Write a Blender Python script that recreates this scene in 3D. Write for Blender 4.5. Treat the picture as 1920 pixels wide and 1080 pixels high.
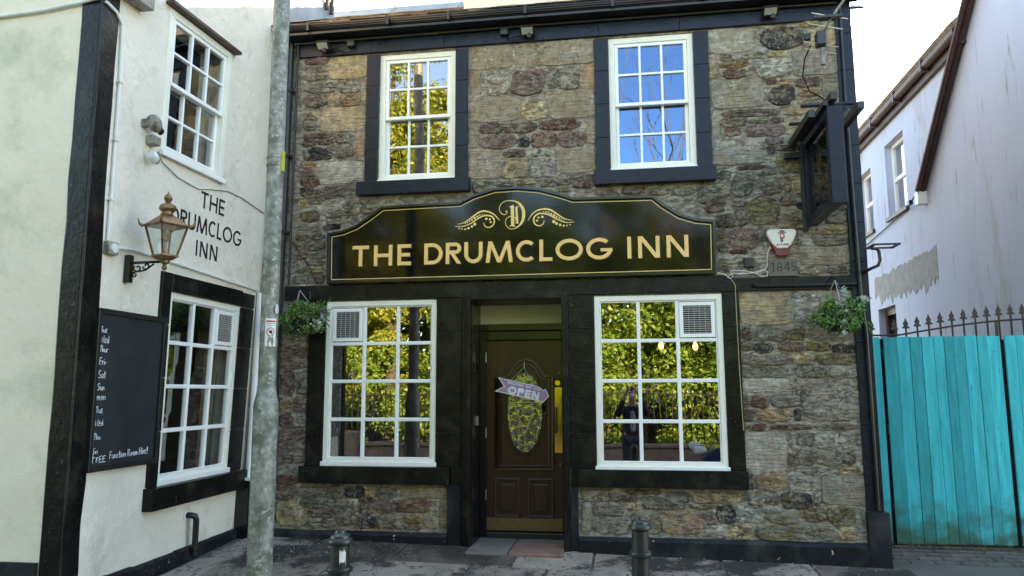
import bpy, bmesh, math, random
import numpy as np
from mathutils import Matrix, Vector
random.seed(7)
for o in list(bpy.data.objects): bpy.data.objects.remove(o)
S = bpy.context.scene
COL = S.collection
R = math.radians

# ------------------------------------------------------------------ camera
cam_d = bpy.data.cameras.new('camera'); cam = bpy.data.objects.new('camera', cam_d); COL.objects.link(cam)
_pi, _ya, _ro = 0.136022258, -0.152923479, -0.00350849407
_fw = Vector((math.sin(_ya)*math.cos(_pi), math.cos(_ya)*math.cos(_pi), math.sin(_pi)))
_r = Vector((math.cos(_ya), -math.sin(_ya), 0)); _u = _r.cross(_fw)
_r2 = _r*math.cos(_ro)+_u*math.sin(_ro); _u2 = -_r*math.sin(_ro)+_u*math.cos(_ro)
_m = Matrix((_r2, _u2, -_fw)).transposed().to_4x4(); _m.translation = Vector((0, -7.2, 1.5))
cam.matrix_world = _m
cam_d.sensor_width = 36; cam_d.lens = 1428.635/1920*36
cam_d.clip_start = .05; cam_d.clip_end = 2000
S.camera = cam

# ------------------------------------------------------------------ sky, sun, exposure
SUN_EL, SUN_AZ = R(23.3), R(33)          # azimuth measured from +y towards +x
w = bpy.data.worlds.new('World'); S.world = w; w.use_nodes = True
nt = w.node_tree; nt.nodes.clear()
sky = nt.nodes.new('ShaderNodeTexSky'); sky.sky_type = 'NISHITA'; sky.sun_disc = False
sky.sun_elevation = SUN_EL; sky.sun_rotation = SUN_AZ; sky.altitude = 60
sky.air_density = 1.0; sky.dust_density = .35; sky.ozone_density = 2.6
bg = nt.nodes.new('ShaderNodeBackground'); bg.inputs['Strength'].default_value = .13
wo = nt.nodes.new('ShaderNodeOutputWorld')
nt.links.new(sky.outputs[0], bg.inputs[0]); nt.links.new(bg.outputs[0], wo.inputs[0])
sd = bpy.data.lights.new('sun', 'SUN'); sd.energy = 4.9; sd.angle = R(.53); sd.color = (1, .87, .68)
so = bpy.data.objects.new('sun', sd); COL.objects.link(so)
_sv = Vector((math.sin(SUN_AZ)*math.cos(SUN_EL), math.cos(SUN_AZ)*math.cos(SUN_EL), math.sin(SUN_EL)))
so.rotation_euler = _sv.to_track_quat('Z', 'Y').to_euler(); so.location = (6, 9, 14)
S.view_settings.view_transform = 'Standard'; S.view_settings.look = 'None'
S.view_settings.exposure = 3.05; S.view_settings.use_white_balance = True; S.view_settings.white_balance_temperature = 8300; S.view_settings.white_balance_tint = 10; S.view_settings.gamma = 1; S.view_settings.use_curve_mapping = False
S.render.engine = 'CYCLES'
S.cycles.max_bounces = 8; S.cycles.transparent_max_bounces = 16; S.cycles.glossy_bounces = 4

# ------------------------------------------------------------------ geometry helpers
def LX(y, z): return -3.75+(y+2.5)/2.5*(-.07+.045*z)        # the old white side wall leans and is out of square
def FAC(u, v, d): return (u, -d, v)                          # inn front: d = out of the wall towards the street
def LEFT(u, v, d): return (LX(u, v)+d, u, v)                 # white side wall of the left building: u = y
def RIGHT(u, v, d): return (4.5-d, u, v)                     # white house on the right: u = y
def WORLD(u, v, d): return (u, v, d)
def FRONTL(u, v, d): return (u, -2.5-d, v)                   # green front of the left building
def gz(x, y): return .055-.022*x+.04*min(y, 0)

class MB:
    def __init__(s): s.v = []; s.f = []; s.sm = []
    def add(s, vs, fs, smooth=False):
        n = len(s.v); s.v += [tuple(p) for p in vs]; s.f += [tuple(i+n for i in f) for f in fs]; s.sm += [smooth]*len(fs)
        return s
    def box(s, a0, a1, b0, b1, c0, c1):
        return s.add([(a, b, c) for a in (a0, a1) for b in (b0, b1) for c in (c0, c1)],
              [(0, 1, 3, 2), (4, 6, 7, 5), (0, 4, 5, 1), (2, 3, 7, 6), (0, 2, 6, 4), (1, 5, 7, 3)])
    def poly(s, pts, d0, d1):                                # polygon in (u,v), extruded along d
        n = len(pts)
        return s.add([(p[0], p[1], d0) for p in pts]+[(p[0], p[1], d1) for p in pts],
              [tuple(range(n))[::-1], tuple(range(n, 2*n))]+[(i, (i+1) % n, n+(i+1) % n, n+i) for i in range(n)])
    def tube(s, pts, r, n=8, cap=True):
        pts = [Vector(p) for p in pts]; m = len(pts); rr = r if isinstance(r, (list, tuple)) else [r]*m
        vs = []; prev = None
        for i, p in enumerate(pts):
            t = (pts[min(i+1, m-1)]-pts[max(i-1, 0)]).normalized()
            if prev is None: a = t.orthogonal().normalized()
            else: a = (prev-t*prev.dot(t)); a = a.normalized() if a.length > 1e-6 else t.orthogonal().normalized()
            prev = a; b = t.cross(a)
            vs += [p+(a*math.cos(2*math.pi*k/n)+b*math.sin(2*math.pi*k/n))*rr[i] for k in range(n)]
        fs = [(i*n+k, i*n+(k+1) % n, (i+1)*n+(k+1) % n, (i+1)*n+k) for i in range(m-1) for k in range(n)]
        s.add(vs, fs, True)
        if cap:
            b = len(s.v)-len(vs)
            s.f += [tuple(b+k for k in range(n))[::-1], tuple(b+(m-1)*n+k for k in range(n))]; s.sm += [False]*2
        return s
    def lathe(s, prof, cx=0, cy=0, n=20, ax='c'):            # prof [(r, h)], around the third axis
        m = len(prof); vs = []
        for r, h in prof:
            for k in range(n):
                a = 2*math.pi*k/n; p, q = r*math.cos(a), r*math.sin(a)
                vs.append((cx+p, cy+q, h) if ax == 'c' else (cx+p, h, cy+q))
        fs = [(i*n+k, i*n+(k+1) % n, (i+1)*n+(k+1) % n, (i+1)*n+k) for i in range(m-1) for k in range(n)]
        b = len(s.v); s.add(vs, fs, True)
        s.f += [tuple(b+k for k in range(n))[::-1], tuple(b+(m-1)*n+k for k in range(n))]; s.sm += [False]*2
        return s
    def ribbon(s, pts, wd, d0, d1):                          # flat stroke in (u,v) with width, extruded d0..d1
        pts = [Vector((p[0], p[1])) for p in pts]; m = len(pts)
        ww = wd if isinstance(wd, (list, tuple)) else [wd]*m
        L, Rr = [], []
        for i, p in enumerate(pts):
            t = (pts[min(i+1, m-1)]-pts[max(i-1, 0)]); t = t.normalized() if t.length > 0 else Vector((1, 0))
            nn = Vector((-t.y, t.x))*ww[i]/2; L.append(p+nn); Rr.append(p-nn)
        vs = [(p.x, p.y, d) for d in (d0, d1) for p in L+Rr]; fs = []
        for i in range(m-1):
            a, b, c, e = i, i+1, m+i+1, m+i; o = 2*m
            fs += [(a, b, c, e), (o+e, o+c, o+b, o+a), (a, o+a, o+b, b), (e, c, o+c, o+e)]
        fs += [(0, m, 3*m, 2*m), (m-1, 3*m-1, 4*m-1, 2*m-1)]
        return s.add(vs, fs)
    def grid_wall(s, us, vs_, holes, d0, d1):                # slab with rectangular holes
        us = sorted(set(us+[h[0] for h in holes]+[h[1] for h in holes])); vs_ = sorted(set(vs_+[h[2] for h in holes]+[h[3] for h in holes]))
        def solid(i, j):
            if i < 0 or j < 0 or i >= len(us)-1 or j >= len(vs_)-1: return False
            cu, cv = (us[i]+us[i+1])/2, (vs_[j]+vs_[j+1])/2
            return not any(h[0] < cu < h[1] and h[2] < cv < h[3] for h in holes)
        idx = {}
        def P(i, j, k):
            if (i, j, k) not in idx: idx[(i, j, k)] = len(s.v); s.v.append((us[i], vs_[j], (d0, d1)[k]))
            return idx[(i, j, k)]
        def F(*q): s.f.append(q); s.sm.append(False)
        for i in range(len(us)-1):
            for j in range(len(vs_)-1):
                if not solid(i, j): continue
                for k in (0, 1): F(P(i, j, k), P(i+1, j, k), P(i+1, j+1, k), P(i, j+1, k))
                if not solid(i-1, j): F(P(i, j, 0), P(i, j, 1), P(i, j+1, 1), P(i, j+1, 0))
                if not solid(i+1, j): F(P(i+1, j, 0), P(i+1, j, 1), P(i+1, j+1, 1), P(i+1, j+1, 0))
                if not solid(i, j-1): F(P(i, j, 0), P(i+1, j, 0), P(i+1, j, 1), P(i, j, 1))
                if not solid(i, j+1): F(P(i, j+1, 0), P(i+1, j+1, 0), P(i+1, j+1, 1), P(i, j+1, 1))
        return s

def worldpos(o):
    p = Vector((0, 0, 0))
    while o: p += o.location; o = o.parent
    return p
def link(mb, name, mat, parent=None, M=WORLD, origin=None, bevel=0, recalc=True, color=None, sub=0, label=None, kind=None):
    pts = [Vector(M(*p)) for p in mb.v]
    if origin is None:
        mn = Vector([min(p[i] for p in pts) for i in range(3)]); mx = Vector([max(p[i] for p in pts) for i in range(3)])
        origin = Vector(((mn.x+mx.x)/2, (mn.y+mx.y)/2, mn.z))
    origin = Vector(origin)
    me = bpy.data.meshes.new(name); me.from_pydata([p-origin for p in pts], [], mb.f)
    me.polygons.foreach_set('use_smooth', mb.sm)
    if recalc:
        bm = bmesh.new(); bm.from_mesh(me); bmesh.ops.recalc_face_normals(bm, faces=bm.faces); bm.to_mesh(me); bm.free()
    if any(mb.sm): me.set_sharp_from_angle(angle=R(40))
    me.materials.append(mat)
    o = bpy.data.objects.new(name, me); COL.objects.link(o)
    if parent: o.parent = parent; o.location = origin-worldpos(parent)
    else: o.location = origin
    if bevel:
        m = o.modifiers.new('bevel', 'BEVEL'); m.width = bevel; m.segments = 2; m.limit_method = 'ANGLE'; m.angle_limit = R(40)
    if sub:
        m = o.modifiers.new('sub', 'SUBSURF'); m.levels = m.render_levels = sub
    if color: o.color = (*color, 1)
    if label: o['label'] = label
    if kind: o['kind'] = kind
    return o
def tag(o, label=None, cat=None, group=None, kind=None):
    if label: o['label'] = label
    if cat: o['category'] = cat
    if group: o['group'] = group
    if kind: o['kind'] = kind
    return o
def thing(name, loc, label, cat, group=None):
    o = bpy.data.objects.new(name, None); o.empty_display_size = .1; COL.objects.link(o); o.location = loc
    return tag(o, label, cat, group)
def dup(o, parent=None, delta=(0, 0, 0)):
    c = o.copy(); COL.objects.link(c)
    if parent: c.parent = parent
    c.location = o.location+Vector(delta)
    for ch in o.children:
        d = dup(ch, c)
    return c

# ------------------------------------------------------------------ materials
def mat(name, col, rough=.6, var=.15, scale=6, bump=.2, bscale=40, bdist=.004, metal=0, spec=.5, col2=None, c2scale=3, c2lo=.5, c2hi=.65,
        objcol=False, col3=None, c3scale=20, c3lo=.62, c3hi=.68, stretch=None, bump2=None, trans=0, rvar=.0, coat=0, crack=None):
    m = bpy.data.materials.new(name); m.use_nodes = True; t = m.node_tree; N = t.nodes; L = t.links
    b = N['Principled BSDF']; g = N.new('ShaderNodeNewGeometry')
    mp = N.new('ShaderNodeMapping'); L.new(g.outputs['Position'], mp.inputs[0])
    if stretch: mp.inputs['Scale'].default_value = stretch
    def noise(sc, det=5, rgh=.6, src=None):
        n = N.new('ShaderNodeTexNoise'); n.inputs['Scale'].default_value = sc; n.inputs['Detail'].default_value = det; n.inputs['Roughness'].default_value = rgh
        L.new((src or mp).outputs[0], n.inputs['Vector']); return n
    if objcol:
        oi = N.new('ShaderNodeObjectInfo'); base = oi.outputs['Color']
    else:
        rgb = N.new('ShaderNodeRGB'); rgb.outputs[0].default_value = (*col, 1); base = rgb.outputs[0]
    def mixc(fac, a, bcol):
        x = N.new('ShaderNodeMix'); x.data_type = 'RGBA'
        L.new(fac, x.inputs[0]); L.new(a, x.inputs[6])
        if isinstance(bcol, tuple): x.inputs[7].default_value = (*bcol, 1)
        else: L.new(bcol, x.inputs[7])
        return x.outputs[2]
    def ramp(src, lo, hi):
        r_ = N.new('ShaderNodeMapRange'); r_.inputs[1].default_value = lo; r_.inputs[2].default_value = hi; L.new(src, r_.inputs[0]); return r_.outputs[0]
    n1 = noise(scale)
    hv = N.new('ShaderNodeHueSaturation'); L.new(base, hv.inputs['Color'])
    mr = N.new('ShaderNodeMapRange'); mr.inputs[1].default_value = .3; mr.inputs[2].default_value = .7; mr.inputs[3].default_value = 1-var; mr.inputs[4].default_value = 1+var
    L.new(n1.outputs[0], mr.inputs[0]); L.new(mr.outputs[0], hv.inputs['Value']); cur = hv.outputs[0]
    if col2:
        n2 = noise(c2scale, 6, .65); cur = mixc(ramp(n2.outputs[0], c2lo, c2hi), cur, col2)
    if col3:
        n3 = noise(c3scale, 4, .6); cur = mixc(ramp(n3.outputs[0], c3lo, c3hi), cur, col3)
    if crack:
        nc = noise(crack[0], 5, .7); s1 = N.new('ShaderNodeMath'); s1.operation = 'SUBTRACT'; L.new(nc.outputs[0], s1.inputs[0]); s1.inputs[1].default_value = .5
        s2 = N.new('ShaderNodeMath'); s2.operation = 'ABSOLUTE'; L.new(s1.outputs[0], s2.inputs[0]); cur = mixc(ramp(s2.outputs[0], crack[1], crack[1]*.3), cur, crack[2])
    L.new(cur, b.inputs['Base Color'])
    b.inputs['Roughness'].default_value = rough; b.inputs['Metallic'].default_value = metal; b.inputs['Specular IOR Level'].default_value = spec
    if coat: b.inputs['Coat Weight'].default_value = coat; b.inputs['Coat Roughness'].default_value = .03
    if rvar:
        r2 = N.new('ShaderNodeMapRange'); r2.inputs[3].default_value = rough-rvar; r2.inputs[4].default_value = rough+rvar; L.new(n1.outputs[0], r2.inputs[0]); L.new(r2.outputs[0], b.inputs['Roughness'])
    if bump:
        nb = noise(bscale, 6, .65)
        bp = N.new('ShaderNodeBump'); bp.inputs['Strength'].default_value = bump; bp.inputs['Distance'].default_value = bdist
        L.new(nb.outputs[0], bp.inputs['Height']); L.new(bp.outputs[0], b.inputs['Normal'])
        if bump2:
            nb2 = noise(bump2[0], 4, .5); bp2 = N.new('ShaderNodeBump'); bp2.inputs['Strength'].default_value = bump2[1]; bp2.inputs['Distance'].default_value = bump2[2]
            L.new(nb2.outputs[0], bp2.inputs['Height']); L.new(bp2.outputs[0], bp.inputs['Normal'])
    m['_'] = 1
    return m

def algae(m):
    t = m.node_tree; N = t.nodes; L = t.links; b = N['Principled BSDF']; cur = b.inputs['Base Color'].links[0].from_socket
    g = N.new('ShaderNodeNewGeometry'); sx = N.new('ShaderNodeSeparateXYZ'); L.new(g.outputs['Position'], sx.inputs[0])
    n = N.new('ShaderNodeTexNoise'); n.inputs['Scale'].default_value = 7; n.inputs['Detail'].default_value = 5; L.new(g.outputs['Position'], n.inputs['Vector'])
    ad = N.new('ShaderNodeMath'); ad.operation = 'MULTIPLY_ADD'; ad.inputs[1].default_value = 1.1; ad.inputs[2].default_value = -.45; L.new(n.outputs[0], ad.inputs[0])
    sb = N.new('ShaderNodeMath'); sb.operation = 'SUBTRACT'; L.new(ad.outputs[0], sb.inputs[0]); L.new(sx.outputs[2], sb.inputs[1])
    r = N.new('ShaderNodeMapRange'); r.inputs[1].default_value = -.42; r.inputs[2].default_value = -.02; r.inputs[4].default_value = .8; L.new(sb.outputs[0], r.inputs[0])
    x = N.new('ShaderNodeMix'); x.data_type = 'RGBA'; L.new(r.outputs[0], x.inputs[0]); L.new(cur, x.inputs[6]); x.inputs[7].default_value = (.045, .075, .02, 1); L.new(x.outputs[2], b.inputs['Base Color'])
def stone_mat(name, tooled=False, mortar=False):
    m = mat(name, (.2, .18, .14), rough=.9, var=.45, scale=16, bump=0, objcol=True, spec=.25)
    t = m.node_tree; N = t.nodes; L = t.links; b = N['Principled BSDF']; g = [n for n in N if n.type == 'NEW_GEOMETRY'][0]
    cur = b.inputs['Base Color'].links[0].from_socket
    def noise(sc, det, rg, vec=None):
        n = N.new('ShaderNodeTexNoise'); n.inputs['Scale'].default_value = sc; n.inputs['Detail'].default_value = det; n.inputs['Roughness'].default_value = rg
        L.new(vec or g.outputs['Position'], n.inputs['Vector']); return n.outputs[0]
    def rng(src, a, b_, c=0, d=1):
        r_ = N.new('ShaderNodeMapRange'); 
        for i, v in zip((1, 2, 3, 4), (a, b_, c, d)): r_.inputs[i].default_value = v
        L.new(src, r_.inputs[0]); return r_.outputs[0]
    def mul(a, b_):
        x = N.new('ShaderNodeMath'); x.operation = 'MULTIPLY'; L.new(a, x.inputs[0])
        if isinstance(b_, (int, float)): x.inputs[1].default_value = b_
        else: L.new(b_, x.inputs[1])
        return x.outputs[0]
    def add(a, b_):
        x = N.new('ShaderNodeMath'); x.operation = 'ADD'; L.new(a, x.inputs[0]); L.new(b_, x.inputs[1]); return x.outputs[0]
    def mixc(f, a, c):
        x = N.new('ShaderNodeMix'); x.data_type = 'RGBA'; L.new(f, x.inputs[0]); L.new(a, x.inputs[6]); x.inputs[7].default_value = (*c, 1); return x.outputs[2]
    # hue drift inside a stone, pale lichen speckle, dark pits and soot, ochre lichen in patches
    cur = mixc(mul(rng(noise(6, 5, .65), .46, .62), .6), cur, (.25, .16, .10))
    cur = mixc(mul(rng(noise(9.3, 5, .65), .52, .66), .5), cur, (.10, .092, .08))
    cur = mixc(mul(rng(noise(13, 5, .7), .55, .68), .6), cur, (.34, .30, .23))
    lich = mul(rng(noise(48, 6, .75), .53, .60), rng(noise(5.5, 3, .5), .43, .60))
    cur = mixc(mul(lich, .85), cur, (.56, .53, .44))
    cur = mixc(mul(rng(noise(42, 6, .75), .40, .33), .7), cur, (.03, .025, .02))
    mpc = N.new('ShaderNodeMapping'); mpc.inputs['Scale'].default_value = (4.5, 4.5, 17); L.new(g.outputs['Position'], mpc.inputs[0])
    ck = N.new('ShaderNodeMath'); ck.operation = 'SUBTRACT'; L.new(noise(1.0, 6, .72, mpc.outputs[0]), ck.inputs[0]); ck.inputs[1].default_value = .5
    ca = N.new('ShaderNodeMath'); ca.operation = 'ABSOLUTE'; L.new(ck.outputs[0], ca.inputs[0]); crack = rng(ca.outputs[0], .018, .004)
    cur = mixc(mul(crack, .0 if tooled else .35), cur, (.06, .05, .038))
    if not mortar: cur = mixc(mul(rng(noise(8.5, 6, .7), .53, .60), .8), cur, (.34, .29, .225))
    ww = mul(rng(noise(18, 5, .65), .5, .62), rng(noise(1.3, 2, .5), .56, .68))
    cur = mixc(mul(ww, .8), cur, (.24, .17, .03))
    L.new(cur, b.inputs['Base Color'])
    h = add(mul(noise(20, 9, .75), 1.2), mul(noise(90, 4, .6), .25))
    if not tooled: h = add(h, mul(crack, -.3 if mortar else -.9))
    if tooled:
        mp = N.new('ShaderNodeMapping'); mp.inputs['Scale'].default_value = (7, 7, 48); L.new(g.outputs['Position'], mp.inputs[0])
        h = add(h, mul(noise(1.0, 3, .55, mp.outputs[0]), 1.6))
    bp = N.new('ShaderNodeBump'); bp.inputs['Strength'].default_value = 1; bp.inputs['Distance'].default_value = .020 if tooled else .024 if mortar else .034
    L.new(h, bp.inputs['Height']); L.new(bp.outputs[0], b.inputs['Normal'])
    return m

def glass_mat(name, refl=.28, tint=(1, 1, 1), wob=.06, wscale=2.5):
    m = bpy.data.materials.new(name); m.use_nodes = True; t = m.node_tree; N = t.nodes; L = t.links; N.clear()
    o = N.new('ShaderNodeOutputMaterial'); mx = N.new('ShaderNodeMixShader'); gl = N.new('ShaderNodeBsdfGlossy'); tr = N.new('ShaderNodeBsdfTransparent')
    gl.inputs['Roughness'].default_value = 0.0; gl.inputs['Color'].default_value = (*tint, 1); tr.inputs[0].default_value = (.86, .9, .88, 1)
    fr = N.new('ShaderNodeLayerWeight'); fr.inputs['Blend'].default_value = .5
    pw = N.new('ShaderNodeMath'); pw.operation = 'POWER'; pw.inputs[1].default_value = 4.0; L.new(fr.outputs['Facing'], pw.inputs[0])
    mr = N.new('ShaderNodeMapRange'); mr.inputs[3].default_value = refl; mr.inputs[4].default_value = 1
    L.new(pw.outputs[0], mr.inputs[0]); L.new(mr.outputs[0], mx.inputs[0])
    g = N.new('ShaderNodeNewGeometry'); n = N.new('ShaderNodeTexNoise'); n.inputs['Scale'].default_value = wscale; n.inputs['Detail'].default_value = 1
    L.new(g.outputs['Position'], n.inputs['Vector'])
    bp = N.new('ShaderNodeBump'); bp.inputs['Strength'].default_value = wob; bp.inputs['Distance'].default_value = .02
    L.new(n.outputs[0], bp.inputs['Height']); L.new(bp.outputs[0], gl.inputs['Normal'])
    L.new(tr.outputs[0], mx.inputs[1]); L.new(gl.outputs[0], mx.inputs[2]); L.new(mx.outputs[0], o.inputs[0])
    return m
def leaf_mat(name, c1, c2, tr=.35, rough=.5):
    m = bpy.data.materials.new(name); m.use_nodes = True; t = m.node_tree; N = t.nodes; L = t.links; b = N['Principled BSDF']
    g = N.new('ShaderNodeNewGeometry'); x = N.new('ShaderNodeMix'); x.data_type = 'RGBA'; x.inputs[6].default_value = (*c1, 1); x.inputs[7].default_value = (*c2, 1)
    L.new(g.outputs['Random Per Island'], x.inputs[0]); L.new(x.outputs[2], b.inputs['Base Color']); b.inputs['Roughness'].default_value = rough
    tl = N.new('ShaderNodeBsdfTranslucent'); L.new(x.outputs[2], tl.inputs[0]); mx = N.new('ShaderNodeMixShader'); mx.inputs[0].default_value = tr
    L.new(b.outputs[0], mx.inputs[1]); L.new(tl.outputs[0], mx.inputs[2]); L.new(mx.outputs[0], N['Material Output'].inputs[0])
    return m
def emit_mat(name, col, st):
    m = bpy.data.materials.new(name); m.use_nodes = True; b = m.node_tree.nodes['Principled BSDF']
    b.inputs['Base Color'].default_value = (*col, 1); b.inputs['Emission Color'].default_value = (*col, 1); b.inputs['Emission Strength'].default_value = st
    return m

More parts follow.
